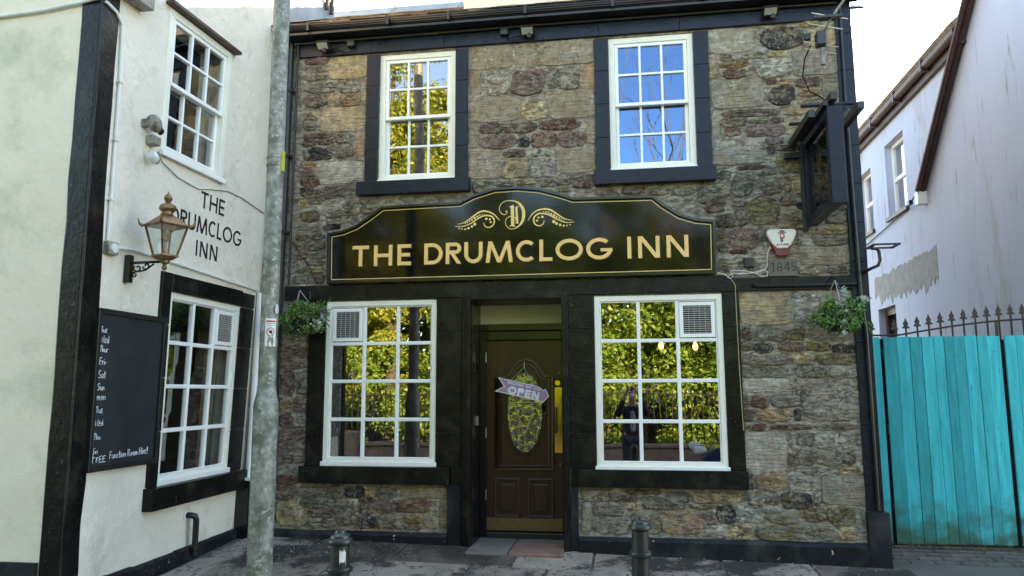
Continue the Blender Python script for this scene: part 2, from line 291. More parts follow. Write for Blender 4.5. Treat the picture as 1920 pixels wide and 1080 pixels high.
M = dict(
 mortar=mat('mortar', (.30, .245, .185), .95, var=.35, scale=9, bump=1, bscale=30, bdist=.03, col2=(.19, .16, .12), c2scale=2.2, c2lo=.45, c2hi=.65, spec=.2, bump2=(9, .5, .02)),
 pointing=stone_mat('lime_pointing', False, True), stone=stone_mat('rubble_stone'), tooled=stone_mat('tooled_stone', True),
 black=mat('black_masonry_paint', (.005, .005, .005), .30, var=.3, scale=5, bump=.5, bscale=34, bdist=.006, bump2=(9, .4, .012), col3=(.06, .055, .045), c3scale=34, c3lo=.655, c3hi=.70, rvar=.12, spec=.24, col2=(.03, .028, .02), c2scale=4, c2lo=.5, c2hi=.75),
 blacksky=mat('sky_tinted_black_paint', (.004, .009, .020), .30, var=.3, scale=5, bump=.5, bscale=34, bdist=.006, bump2=(9, .4, .012), col3=(.06, .055, .045), c3scale=34, c3lo=.70, c3hi=.74, rvar=.1, spec=.26),  # black paint with the reflected sky's blue put into its base colour
 plinth=mat('plinth_paint', (.008, .010, .014), .5, spec=.22, var=.4, scale=4, bump=.5, bscale=22, bdist=.01, col3=(.5, .48, .43), c3scale=20, c3lo=.695, c3hi=.71, col2=(.05, .052, .05), c2scale=3, c2lo=.5, c2hi=.75),  # slight navy in the base colour stands in for reflected sky
 gloss=mat('black_gloss_paint', (.008, .008, .009), .16, var=.1, bump=.06, bscale=8, bdist=.004),
 blacksatin=mat('black_satin_metal', (.012, .012, .013), .38, var=.2, bump=.1, bscale=60),
 timber=mat('dark_stained_timber', (.018, .014, .014), .4, var=.3, stretch=(8, 1, 8), bump=.3, bscale=14),
 upvc=mat('white_window_paint', (.86, .86, .84), .32, var=.04, scale=3, bump=.05, bscale=30, col3=(.42, .4, .34), c3scale=9, c3lo=.70, c3hi=.8),
 upvcd=mat('cream_window_paint', (.82, .80, .70), .38, var=.05, scale=3, bump=.08, bscale=30, col3=(.40, .37, .28), c3scale=9, c3lo=.66, c3hi=.8),
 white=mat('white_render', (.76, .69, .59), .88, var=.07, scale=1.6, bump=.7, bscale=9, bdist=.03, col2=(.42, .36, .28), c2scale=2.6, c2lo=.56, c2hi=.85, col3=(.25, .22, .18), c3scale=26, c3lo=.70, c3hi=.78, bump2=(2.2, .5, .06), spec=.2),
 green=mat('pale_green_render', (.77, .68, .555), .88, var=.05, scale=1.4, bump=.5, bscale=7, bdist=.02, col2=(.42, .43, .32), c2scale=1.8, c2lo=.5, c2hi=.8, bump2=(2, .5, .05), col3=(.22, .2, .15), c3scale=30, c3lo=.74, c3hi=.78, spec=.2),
 whiteh=mat('white_harling', (.47, .52, .63), .9, var=.05, scale=1.2, bump=.3, bscale=20, bdist=.01, stretch=(1, 1, .22), col2=(.33, .30, .24), c2scale=2.6, c2lo=.56, c2hi=.8, col3=(.24, .20, .15), c3scale=7, c3lo=.62, c3hi=.76, spec=.2),  # the skylight's blue cast is put into the white's own colour
 cement=mat('grey_cement_render', (.27, .26, .25), .9, var=.2, scale=6, bump=.4, bscale=30),
 oxide=mat('oxblood_paint', (.055, .022, .018), .5, var=.3, bump=.2, bscale=20),
 slate=mat('brown_grey_slate', (.15, .105, .08), .7, var=.5, scale=9, bump=.5, bscale=30, bdist=.006, col2=(.28, .19, .12), c2scale=6, c2lo=.5, c2hi=.65),
 lead=mat('weathered_lead', (.22, .26, .28), .5, var=.25, scale=4, bump=.2, bscale=20, metal=0),
 steel=mat('galvanised_steel', (.27, .27, .235), .55, var=.4, scale=22, bump=.15, bscale=40, metal=.15, col2=(.12, .125, .095), c2scale=9, c2lo=.45, c2hi=.62, col3=(.40, .40, .36), c3scale=26, c3lo=.58, c3hi=.66),
 castiron=mat('painted_cast_iron', (.018, .021, .022), .33, var=.3, scale=12, bump=.15, bscale=50, col3=(.08, .085, .04), c3scale=7, c3lo=.64, c3hi=.75),
 brass=mat('polished_brass', (.95, .70, .16), .10, var=.1, bump=.1, bscale=12, metal=1),
 dullbrass=mat('tarnished_brass', (.16, .11, .045), .42, var=.2, scale=20, bump=.1, bscale=30, metal=.5),
 copper=mat('aged_copper', (.27, .165, .08), .42, var=.3, scale=25, bump=.2, bscale=40, metal=.7, col2=(.14, .09, .04), c2scale=12, c2lo=.5, c2hi=.65),
 gold=mat('gold_leaf', (.78, .55, .18), .38, var=.1, scale=30, bump=.1, bscale=60, metal=.0),
 goldl=mat('pale_gold_letter', (.84, .53, .19), .45, var=.06, scale=20, bump=.05, bscale=60),
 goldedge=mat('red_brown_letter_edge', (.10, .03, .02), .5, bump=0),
 door=mat('mahogany_stain', (.040, .018, .010), .24, var=.25, stretch=(6, 6, .7), bump=.15, bscale=25, spec=.4),
 doorm=mat('mahogany_highlight', (.13, .06, .035), .2, bump=0, spec=.6),  # lighter brown stands in for highlights along the mouldings
 doord=mat('door_dark_groove', (.010, .007, .006), .35, bump=.1),
 transom=mat('cream_transom_paint', (.52, .50, .36), .5, var=.04, bump=.05),
 chalkboard=mat('chalkboard', (.014, .018, .022), .55, var=.3, scale=4, bump=.05, col2=(.03, .035, .04), c2scale=2.4, c2lo=.45, c2hi=.8),
 chalk=mat('chalk', (.66, .68, .70), .95, var=.3, scale=90, bump=0),
 smear=mat('chalk_smear', (.14, .16, .18), .95, var=.6, scale=30, bump=0, stretch=(1, 1, .15)),
 ink=mat('black_sign_paint', (.012, .012, .014), .5, bump=.1, bscale=12),
 teal=mat('turquoise_stain', (.018, .30, .36), .7, spec=.15, var=.22, scale=3, stretch=(9, 9, .8), bump=.3, bscale=12, bdist=.003, col3=(.006, .10, .13), c3scale=7, c3lo=.66, c3hi=.74, objcol=True),
 pave=mat('paving_slab', (.15, .135, .12), .85, var=.3, scale=3, bump=.6, bscale=90, bdist=.006, col2=(.05, .045, .04), c2scale=1.5, c2lo=.48, c2hi=.56, col3=(.16, .15, .14), c3scale=60, c3lo=.66, c3hi=.70, objcol=True, crack=(1.7, .010, (.03, .027, .024)), spec=.2),
 asphalt=mat('asphalt', (.11, .096, .083), .85, var=.3, scale=3, bump=.8, bscale=120, bdist=.006, col3=(.12, .12, .12), c3scale=90, c3lo=.66, c3hi=.7),
 brickpav=mat('brick_paver', (.12, .10, .09), .85, var=.25, scale=12, bump=.5, bscale=60, objcol=True),
 kerbw=mat('worn_white_kerb', (.42, .42, .40), .8, var=.3, scale=14, bump=.5, bscale=40, col2=(.14, .13, .12), c2scale=7, c2lo=.5, c2hi=.58),
 sand=mat('red_sandstone_step', (.17, .11, .085), .8, var=.3, scale=5, bump=.4, bscale=40, objcol=True),
 rust=mat('rusty_iron', (.035, .018, .013), .6, var=.4, scale=30, bump=.3, bscale=60),
 bark=mat('bark', (.09, .07, .05), .9, var=.3, scale=8, bump=.8, bscale=20, bdist=.02, stretch=(1, 1, .3)),
 barkp=mat('pale_bark', (.30, .20, .16), .8, var=.3, scale=8, bump=.5, bscale=20),
 leaf=leaf_mat('sunlit_leaf', (.10, .22, .025), (.32, .40, .07), .45),
 leafy=leaf_mat('yellow_leaf', (.16, .25, .03), (.50, .46, .08), .45),
 leafd=leaf_mat('dark_leaf', (.07, .12, .02), (.16, .20, .04), .35),
 leafb=leaf_mat('basket_leaf', (.045, .15, .025), (.17, .32, .07), .3),
 leafs=leaf_mat('silver_leaf', (.30, .36, .30), (.42, .48, .40), .2),
 petalw=leaf_mat('white_petal', (.75, .74, .70), (.8, .78, .74), .2),
 petalp=leaf_mat('purple_petal', (.10, .01, .05), (.2, .03, .12), .2),
 glass=glass_mat('window_glass', .25, wob=.045, wscale=2.2), glassu=glass_mat('upper_window_glass', .22, (.30, .57, 1)), glassl=glass_mat('thin_glass', .08),  # upper glass: gloss tinted blue to deepen the reflected sky
 signglass=None,
 plastic=mat('grey_plastic', (.35, .34, .31), .5, var=.15, scale=12, bump=.05), plasticw=mat('white_plastic', (.7, .7, .67), .4, var=.08, scale=12, bump=.04),
 dirtyplastic=mat('weathered_plastic', (.30, .28, .24), .55, var=.35, scale=14, bump=.1, col2=(.12, .1, .08), c2scale=14, c2lo=.5, c2hi=.6),
 blackpl=mat('black_plastic', (.012, .012, .013), .4, bump=.05), flood=mat('floodlight_glass', (.40, .40, .33), .25, bump=0),
 redpl=mat('red_plastic', (.16, .008, .02), .25, bump=0), red=mat('red_print', (.5, .03, .05), .5, bump=0), alum=mat('aluminium', (.6, .6, .6), .3, metal=.9, bump=0),
 cable=mat('pale_cable', (.55, .52, .44), .6, bump=0), cabley=mat('yellow_cable', (.34, .30, .14), .6, bump=0), cabled=mat('dark_cable', (.012, .012, .012), .8, bump=0, spec=.1), cableb=mat('brown_cable', (.16, .12, .09), .6, bump=0),
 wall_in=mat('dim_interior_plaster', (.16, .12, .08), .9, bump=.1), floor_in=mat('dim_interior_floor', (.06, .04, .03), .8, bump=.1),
 curtain=mat('net_curtain', (.5, .48, .44), .9, var=.2, scale=4, stretch=(30, 30, .3), bump=.3, bscale=6, bdist=.01),
 mauve=mat('mauve_sign_paint', (.42, .25, .38), .6, var=.2, scale=14, bump=.1), mauvep=mat('pale_stencil_paint', (.85, .84, .88), .6, bump=0),
 leadcame=mat('lead_came', (.42, .42, .34), .35, metal=.6, bump=0), obscure=None,
 wallst=mat('garden_wall_stone', (.30, .20, .15), .9, var=.3, scale=5, bump=.7, bscale=20, bdist=.02),
 earth=mat('earth', (.05, .045, .03), .95, var=.4, scale=3, bump=.5),
 skin=mat('skin', (.50, .28, .20), .5, var=.05, bump=.05), navy=mat('navy_cloth', (.010, .014, .030), .8, var=.2, scale=20, bump=.3, bscale=80), jeans=mat('dark_jeans', (.02, .03, .06), .85, bump=.3, bscale=90), shirt=mat('grey_shirt', (.25, .24, .28), .85, bump=.2, bscale=90), hair=mat('grey_hair', (.10, .08, .07), .6, bump=.5, bscale=60),
 carblue=mat('blue_car_paint', (.008, .02, .075), .25, var=.05, bump=0, coat=.8), tyre=mat('tyre_rubber', (.015, .015, .015), .8, bump=.2), carglass=mat('car_glass', (.01, .012, .014), .06, bump=0),
)
M['signpaint'] = mat('sign_enamel', (.004, .004, .004), .07, var=.1, bump=.05, bscale=2.2, bdist=.02, spec=.30)
M['obscure'] = glass_mat('obscure_glass', .30, (1, 1, .92), .55, 16)
algae(M['teal'])
M['bulb'] = emit_mat('bulb', (1, .55, .18), 1.0)
_p = bpy.data.materials.new('tree_blue'); bpy.data.materials.remove(_p)

# ---- measured outlines (metres, on the inn's front)
STONES = [
(-3.316,5.016,-3.146,5.085,"yr"),(-3.312,4.912,-3.029,4.996,"pr"),(-3.034,4.729,-2.612,4.979,"yt"),(-3.301,4.814,-3.064,4.906,"gr"),
(-3.306,4.731,-3.054,4.814,"gr"),(-3.309,4.598,-2.922,4.711,"gr"),(-2.922,4.577,-2.682,4.705,"lr"),(-2.677,4.448,-2.621,4.687,"yt"),
(-3.297,4.443,-3.038,4.587,"pr"),(-3.036,4.439,-2.918,4.574,"yr"),(-2.911,4.435,-2.682,4.562,"or"),(-3.115,4.165,-2.622,4.428,"yt"),
(-3.298,4.312,-3.139,4.387,"yr"),(-3.295,4.2,-3.151,4.297,"gr"),(-3.306,4.106,-2.967,4.166,"pr"),(-3.137,4.035,-2.965,4.094,"rr"),
(-3.303,4.027,-3.145,4.104,"pr"),(-2.951,4.039,-2.743,4.149,"gr"),(-2.932,3.891,-2.739,4.031,"gr"),(-2.718,3.868,-2.63,4.147,"ot"),
(-3.299,3.87,-2.961,4.01,"kr"),(-3.317,3.794,-3.152,3.861,"or"),(-3.142,3.61,-2.623,3.843,"lt"),(-3.314,3.699,-3.149,3.78,"pr"),
(-3.311,3.602,-3.086,3.69,"rr"),(-3.315,3.502,-3.157,3.59,"kr"),(-3.098,3.489,-2.758,3.59,"pr"),(-3.144,3.459,-2.9,3.583,"pr"),
(-2.9,3.481,-2.753,3.574,"gr"),(-3.322,3.384,-3.21,3.485,"yr"),(-3.205,3.416,-3.035,3.473,"gr"),(-3.301,3.223,-3.083,3.342,"ko"),
(-3.031,3.26,-2.852,3.347,"gr"),(-2.847,3.278,-2.664,3.335,"br"),(-2.849,3.345,-2.676,3.437,"gr"),(-2.667,3.383,-2.458,3.455,"gr"),
(-2.659,3.287,-2.508,3.379,"br"),(-3.018,3.192,-2.808,3.254,"gr"),(-2.803,3.201,-2.683,3.273,"br"),(-3.302,3.138,-3.185,3.21,"gr"),
(-3.058,3.138,-2.858,3.189,"kr"),(-3.331,3.036,-3.203,3.118,"pr"),(-3.195,3.124,-3.068,3.196,"gr"),(-3.193,3.041,-3.024,3.118,"gr"),
(-3.242,2.93,-3.02,3.032,"nr"),(-3.316,2.935,-3.247,3.022,"gr"),(-3.313,2.842,-3.207,2.919,"pr"),(-3.196,2.838,-3.017,2.914,"gr"),
(-3.194,2.777,-3.015,2.828,"gr"),(-3.33,2.701,-3.208,2.833,"gr"),(-3.202,2.696,-3.013,2.767,"yr"),(-3.346,2.594,-3.146,2.69,"gs"),
(-3.136,2.595,-3.01,2.685,"pr"),(-1.532,4.727,-1.091,4.979,"bt"),(-1.068,4.726,-0.843,4.96,"bt"),(-0.828,4.721,-0.271,4.978,"bt"),
(-1.531,4.455,-1.42,4.73,"bt"),(-1.412,4.453,-1.123,4.707,"lr"),(-1.116,4.436,-0.769,4.688,"ur"),(-0.756,4.483,-0.616,4.69,"gr"),
(-0.607,4.456,-0.434,4.695,"gr"),(-0.422,4.453,-0.268,4.706,"ot"),(-1.529,4.175,-1.009,4.43,"bt"),(-0.998,4.163,-0.756,4.392,"yr"),
(-0.744,4.164,-0.273,4.455,"bt"),(-1.536,3.905,-1.435,4.172,"bt"),(-1.427,4.053,-1.194,4.168,"pr"),(-1.187,4.045,-0.849,4.154,"pr"),
(-0.834,4.054,-0.419,4.159,"rr"),(-1.422,3.895,-1.056,4.037,"pr"),(-1.049,3.897,-0.924,4,"ko"),(-0.911,3.883,-0.661,4.042,"rs"),
(-0.651,3.868,-0.377,4.039,"pr"),(-0.368,3.866,-0.279,4.137,"bt"),(-1.535,3.593,-1.203,3.891,"bt"),(-1.193,3.797,-0.965,3.875,"pr"),
(-0.912,3.793,-0.678,3.874,"lr"),(-1.191,3.586,-0.928,3.788,"yr"),(-0.921,3.582,-0.687,3.787,"lr"),(-0.671,3.612,-0.284,3.863,"bt"),
(-1.511,3.454,-1.28,3.578,"gr"),(-1.272,3.506,-1.081,3.573,"gr"),(-1.066,3.512,-0.854,3.569,"br"),(-0.839,3.487,-0.674,3.564,"gr"),
(-0.666,3.495,-0.524,3.607,"gr"),(-0.517,3.456,-0.302,3.601,"pr"),(-0.645,3.426,-0.525,3.479,"br"),(-0.304,3.4,-0.231,3.442,"br"),
(0.819,4.726,1.238,4.973,"lt"),(1.298,4.728,1.721,4.954,"ko"),(1.67,4.935,1.856,4.99,"yr"),(1.733,4.732,2.033,4.912,"yt"),
(1.101,4.652,1.349,4.711,"lr"),(1.362,4.657,1.561,4.716,"yr"),(0.815,4.465,0.899,4.712,"ot"),(0.915,4.651,1.046,4.709,"br"),
(0.918,4.574,1.186,4.639,"or"),(0.944,4.467,1.164,4.565,"rr"),(1.243,4.447,1.554,4.635,"lr"),(1.586,4.449,2.019,4.725,"gt"),
(0.823,4.171,1.32,4.45,"gt"),(1.343,4.388,1.431,4.444,"pr"),(1.448,4.362,1.593,4.432,"or"),(1.605,4.336,1.835,4.437,"pr"),
(1.844,4.216,2.009,4.432,"gt"),(1.354,4.175,1.598,4.365,"ko"),(1.623,4.247,1.83,4.327,"or"),(1.607,4.166,1.825,4.239,"yr"),
(0.824,3.902,0.897,4.162,"lt"),(0.911,4.079,1.462,4.148,"pr"),(0.907,3.983,1.143,4.082,"pr"),(1.153,4.012,1.343,4.069,"gr"),
(0.921,3.899,1.098,3.971,"rs"),(1.134,3.876,1.488,4.001,"us"),(1.366,4.005,1.488,4.064,"pr"),(1.51,4.066,1.694,4.16,"yr"),
(1.508,3.855,1.651,4.061,"yr"),(1.298,3.797,1.478,3.865,"us"),(1.318,3.711,1.387,3.788,"kr"),(1.399,3.727,1.646,3.783,"pr"),
(1.841,3.917,1.988,4.203,"gt"),(1.661,3.716,1.815,3.901,"gr"),(1.826,3.707,1.973,3.905,"bt"),(0.811,3.617,1.291,3.76,"lt"),
(1.392,3.506,1.667,3.704,"mr"),(1.031,3.564,1.298,3.605,"pr"),(1.299,3.503,1.377,3.596,"lr"),(0.863,3.48,0.975,3.567,"gr"),
(0.979,3.305,1.169,3.528,"nr"),(0.734,3.303,0.969,3.439,"br"),(1.232,3.319,1.427,3.472,"gr"),(1.44,3.337,1.52,3.49,"or"),
(1.531,3.319,1.679,3.49,"yr"),(1.179,3.459,1.289,3.551,"gr"),(0.987,3.208,1.109,3.288,"gr"),(0.729,3.168,0.916,3.291,"pr"),
(0.823,3.017,0.997,3.146,"kr"),(1.111,3.029,1.387,3.297,"mr"),(1.555,3.166,1.679,3.233,"kr"),(1.403,3.202,1.551,3.288,"pr"),
(1.419,3.054,1.68,3.163,"br"),(1.409,2.981,1.703,3.047,"yr"),(0.836,2.914,0.94,3.005,"br"),(0.944,2.811,1.192,2.999,"us"),
(1.205,2.872,1.268,3.011,"gr"),(1.544,2.829,1.679,2.955,"ls"),(0.832,2.675,1.074,2.76,"lr"),(0.836,2.786,0.929,2.859,"gr"),
(1.553,2.639,2.009,2.805,"bt"),(1.535,2.548,1.769,2.637,"br"),(1.781,2.559,2.002,2.63,"gr"),(1.701,2.916,2.001,3.006,"yr"),
(1.684,2.815,1.996,2.911,"gr"),(1.797,3.017,1.975,3.137,"gr"),(1.699,3.26,1.991,3.418,"gt"),(1.691,3.154,1.871,3.25,"br"),
(1.882,3.147,1.993,3.243,"gr"),(1.071,2.587,1.128,2.671,"yr"),(0.828,2.593,0.921,2.665,"gr"),(0.939,2.764,1.1,2.806,"rr"),
(1.714,3.564,1.997,3.699,"gr"),(1.707,3.424,1.988,3.558,"bt"),(1.005,3.024,1.103,3.201,"gr"),(0.998,2.102,1.477,2.388,"yt"),
(1.491,2.118,1.697,2.377,"ls"),(1.71,2.113,2.035,2.37,"gt"),(1.023,1.953,1.093,2.083,"pr"),(1.104,1.95,1.417,2.073,"ns"),
(1.427,1.954,1.568,2.079,"mr"),(1.583,1.95,2.035,2.099,"gs"),(0.99,1.867,1.109,1.942,"gr"),(1.118,1.844,1.281,1.94,"kr"),
(1.323,1.855,1.555,1.941,"pr"),(1.566,1.86,1.779,1.938,"mr"),(1.787,1.829,2.025,1.913,"kr"),(0.992,1.736,1.454,1.829,"gr"),
(0.994,1.623,1.421,1.729,"ns"),(1.468,1.734,1.631,1.844,"yr"),(1.642,1.731,2.033,1.836,"mr"),(1.462,1.62,1.732,1.726,"nr"),
(1.743,1.619,2.026,1.716,"lr"),(0.989,1.493,1.415,1.616,"lt"),(1.51,1.244,2.024,1.598,"gs"),(1.427,1.438,1.506,1.614,"lr"),
(1.066,1.352,1.23,1.465,"rr"),(1.244,1.355,1.496,1.478,"gr"),(0.983,1.355,1.055,1.482,"br"),(0.985,1.235,1.088,1.341,"pr"),
(1.102,1.236,1.422,1.343,"or"),(1.435,1.236,1.493,1.348,"kr"),(0.978,1.15,1.065,1.215,"br"),(1.074,1.15,1.189,1.213,"rr"),
(1.215,1.164,1.582,1.203,"pr"),(1.595,1.163,1.95,1.211,"gr"),(0.987,0.79,1.357,1.135,"lt"),(1.369,1.015,1.432,1.138,"lr"),
(1.445,1.016,1.595,1.141,"ns"),(1.601,0.991,1.801,1.15,"lr"),(1.449,0.849,1.587,1.007,"gr"),(1.594,0.851,1.823,0.985,"nr"),
(1.807,0.999,1.943,1.147,"lr"),(1.833,0.859,1.928,0.989,"gr"),(1.945,0.873,2.043,1.141,"gt"),(1.366,0.803,1.435,1.002,"br"),
(1.474,0.767,1.76,0.837,"lr"),(1.767,0.777,2.037,0.847,"yr"),(1.072,0.627,1.34,0.777,"or"),(1.347,0.632,1.624,0.765,"lr"),
(1.631,0.517,2.039,0.764,"gt"),(1.014,0.631,1.065,0.773,"gr"),(1.153,0.506,1.273,0.576,"pr"),(1.279,0.466,1.554,0.618,"kr"),
(1.562,0.5,1.619,0.621,"gr"),(0.945,0.348,1.122,0.484,"lr"),(1.147,0.35,1.46,0.476,"gr"),(1.473,0.368,1.665,0.488,"pr"),
(1.673,0.335,1.897,0.502,"mr"),(1.754,0.212,1.894,0.328,"yr"),(1.905,0.197,2.033,0.51,"bt"),(1.052,0.198,1.748,0.339,"nr"),
(0.805,0.208,1.04,0.329,"yr"),(1.008,0.504,1.147,0.606,"lr"),(-0.473,0.509,-0.213,0.616,"bs"),(-0.21,0.513,-0.105,0.591,"gr"),
(-0.088,0.58,0.258,0.62,"rr"),(-0.101,0.524,0.043,0.571,"rr"),(0.05,0.52,0.276,0.559,"gr"),(0.28,0.508,0.5,0.604,"ns"),(0.506,0.51,0.799,0.604,"or"),
(0.81,0.512,0.948,0.604,"yr"),(0.073,0.446,0.47,0.516,"nr"),(-0.379,0.387,-0.08,0.504,"gr"),(-0.38,0.226,-0.035,0.382,"gs"),
(-0.474,0.217,-0.387,0.5,"gt"),(-0.071,0.441,0.069,0.515,"yr"),(-0.026,0.237,0.238,0.435,"br"),(0.246,0.236,0.624,0.442,"or"),
(0.735,0.338,0.889,0.495,"ks"),(0.642,0.327,0.727,0.466,"lr"),(0.482,0.466,0.73,0.504,"br"),(0.629,0.214,0.844,0.325,"lr"),
(0.896,0.348,0.981,0.494,"lr"),(0.852,0.218,0.967,0.332,"nr"),(-3.457,0.618,-3.209,0.704,"rr"),(-3.442,0.476,-3.235,0.613,"pr"),
(-3.439,0.223,-3.121,0.472,"yr"),(-3.23,0.489,-2.939,0.602,"gs"),(-2.934,0.493,-2.747,0.611,"gr"),(-2.742,0.501,-2.546,0.609,"kr"),
(-2.536,0.504,-2.441,0.597,"or"),(-2.436,0.502,-2.218,0.604,"nr"),(-2.211,0.51,-1.716,0.619,"bt"),(-3.216,0.4,-2.931,0.48,"nr"),
(-3.111,0.313,-2.832,0.397,"pr"),(-3.092,0.22,-2.819,0.309,"gr"),(-2.926,0.41,-2.724,0.487,"gr"),(-2.816,0.244,-2.68,0.406,"gr"),
(-2.672,0.246,-2.612,0.408,"br"),(-2.719,0.414,-2.609,0.492,"lr"),(-2.604,0.464,-2.435,0.497,"rr"),(-2.602,0.346,-2.438,0.457,"rr"),
(-2.432,0.363,-2.231,0.493,"pr"),(-2.228,0.376,-1.879,0.498,"rr"),(-2.604,0.221,-2.43,0.339,"kr"),(-2.423,0.226,-2.16,0.357,"br"),
(-2.155,0.277,-1.97,0.37,"or"),(-1.965,0.235,-1.813,0.427,"bt"),(-1.808,0.229,-1.727,0.51,"bt"),(-2.152,0.222,-1.971,0.272,"br"),
(-3.459,1.738,-3.15,1.941,"ps"),(-3.459,1.484,-3.291,1.721,"pr"),(-3.281,1.484,-3.142,1.72,"gr"),(-3.432,1.31,-3.301,1.47,"or"),
(-3.292,1.31,-3.144,1.47,"ps"),(-3.435,1.155,-3.295,1.302,"pr"),(-3.286,1.155,-3.147,1.302,"gr"),(-3.453,0.821,-3.148,1.138,"ps"),
(-3.48,2.262,-3.167,2.443,"gr"),(-3.47,1.95,-3.159,2.253,"gr"),(-3.729,2.286,-3.509,2.449,"pr"),(-3.72,2.016,-3.5,2.277,"or"),
(-3.708,1.802,-3.481,1.998,"pr"),(-3.708,1.59,-3.481,1.785,"gr"),(-3.697,1.31,-3.471,1.573,"pr"),(-3.696,1.102,-3.48,1.293,"rr"),
(-3.695,0.861,-3.48,1.084,"pr"),(-3.694,0.622,-3.461,0.844,"rr"),(-3.692,0.402,-3.452,0.605,"yr"),(-3.692,0.2,-3.443,0.385,"pr"),
(-3.673,4.925,-3.456,5.033,"gr"),(-3.668,4.772,-3.451,4.91,"nr"),(-3.661,4.619,-3.445,4.756,"gr"),(-3.662,4.437,-3.446,4.604,"yr"),
(-3.655,4.272,-3.447,4.422,"gr"),(-3.655,4.092,-3.448,4.257,"pr"),(-3.648,3.928,-3.442,4.077,"gr"),(-3.649,3.765,-3.443,3.914,"pr"),
(-3.642,3.603,-3.444,3.751,"gr"),(-3.639,3.268,-3.442,3.589,"kr"),(-3.64,2.936,-3.444,3.239,"gr"),(-3.634,2.623,-3.439,2.922,"nr"),
(-0.304,3.376,-0.07,3.45,"gr"),(-0.049,3.37,0.183,3.449,"pr"),(0.203,3.355,0.412,3.428,"br"),(0.432,3.339,0.639,3.417,"gr"),
(0.658,3.264,0.805,3.419,"nr"),(0.329,3.214,0.552,3.338,"br"),
]
EMBLEM = {
 'D_outer': [(-1.161, 3.235), (-1.154, 3.246), (-1.145, 3.234), (-1.154, 3.215), (-1.175, 3.209), (-1.2, 3.22), (-1.219, 3.25), (-1.221, 3.282), (-1.203, 3.317), (-1.164, 3.342), (-1.111, 3.346), (-1.062, 3.336), (-1.023, 3.31), (-0.992, 3.262), (-0.983, 3.205), (-0.992, 3.148), (-1.017, 3.106), (-1.049, 3.079), (-1.091, 3.064), (-1.126, 3.071), (-1.154, 3.101), (-1.161, 3.14), (-1.147, 3.175), (-1.112, 3.188), (-1.073, 3.18), (-1.062, 3.154), (-1.073, 3.14)],
 'wl1': [(-1.641, 3.133), (-1.596, 3.137), (-1.546, 3.159), (-1.482, 3.203), (-1.439, 3.233), (-1.403, 3.249), (-1.367, 3.252), (-1.317, 3.239), (-1.268, 3.209), (-1.232, 3.168), (-1.219, 3.151)],
 'wl2': [(-1.662, 3.111), (-1.618, 3.106), (-1.567, 3.111), (-1.51, 3.132), (-1.453, 3.166), (-1.41, 3.193), (-1.367, 3.207), (-1.324, 3.205), (-1.292, 3.192), (-1.273, 3.162), (-1.276, 3.123), (-1.299, 3.097), (-1.331, 3.088), (-1.36, 3.099), (-1.373, 3.12), (-1.373, 3.138)],
 'wr1': [(-0.942, 3.14), (-0.922, 3.174), (-0.887, 3.215), (-0.845, 3.238), (-0.789, 3.25), (-0.74, 3.243), (-0.698, 3.223), (-0.65, 3.188), (-0.602, 3.154), (-0.554, 3.135), (-0.513, 3.128)],
 'wr2': [(-0.493, 3.111), (-0.527, 3.108), (-0.568, 3.109), (-0.616, 3.123), (-0.678, 3.154), (-0.733, 3.188), (-0.782, 3.204), (-0.831, 3.206), (-0.866, 3.189), (-0.886, 3.158), (-0.88, 3.115), (-0.856, 3.092), (-0.825, 3.086), (-0.797, 3.102), (-0.786, 3.126), (-0.788, 3.14)],
 'bar1': [(-1.094, 3.295), (-1.091, 3.095)],
 'bar2': [(-1.055, 3.282), (-1.045, 3.118)],
 'serif1': [(-1.122, 3.282), (-1.08, 3.3)],
 'serif1b': [(-1.123, 3.094), (-1.064, 3.092)],
 'serif2': [(-1.062, 3.279), (-1.03, 3.283)],
 'serif2b': [(-1.066, 3.122), (-1.033, 3.118)],
 'cross': [(-1.091, 3.177), (-1.045, 3.175)],
}
EMBLEM_DOTS = [(-1.5600,3.1350,0.0054),(-1.5400,3.1460,0.0074),(-1.5170,3.1570,0.0081),(-1.4930,3.1690,0.0102),(-1.4670,3.1860,0.0135),(-1.4410,3.2000,0.0108),(-1.4170,3.2130,0.0081),(-1.3920,3.2220,0.0061),(-1.3670,3.2220,0.0041),(-1.6210,3.0870,0.0068),(-1.5920,3.0820,0.0074),(-1.5600,3.0800,0.0095),(-1.5280,3.0880,0.0115),(-1.4940,3.1030,0.0129),(-1.4650,3.1250,0.0156),(-0.7890,3.2240,0.0047),(-0.7670,3.2200,0.0068),(-0.7420,3.2130,0.0088),(-0.7170,3.1990,0.0102),(-0.6900,3.1840,0.0129),(-0.6640,3.1690,0.0095),(-0.6400,3.1560,0.0081),(-0.6180,3.1440,0.0061),(-0.5960,3.1340,0.0047),(-0.6920,3.1220,0.0162),(-0.6650,3.1020,0.0135),(-0.6320,3.0870,0.0122),(-0.5980,3.0790,0.0102),(-0.5670,3.0790,0.0074),(-0.5370,3.0860,0.0061),(-1.3510,3.1750,0.0122),(-1.3160,3.1680,0.0108),(-1.3080,3.1390,0.0102),(-0.8030,3.1730,0.0122),(-0.8400,3.1660,0.0108),(-0.8540,3.1370,0.0102)]
SIGN_OUT = [(-2.954, 2.579), (-2.97, 3.086), (-2.819, 3.108), (-2.681, 3.157), (-2.545, 3.244), (-2.409, 3.342), (-2.026, 3.348), (-1.622, 3.352), (-1.489, 3.416), (-1.277, 3.476), (-1.051, 3.482), (-0.833, 3.456), (-0.627, 3.394), (-0.5, 3.347), (-0.12, 3.341), (0.254, 3.335), (0.35, 3.248), (0.493, 3.15), (0.637, 3.099), (0.815, 3.077), (0.8, 2.563)]
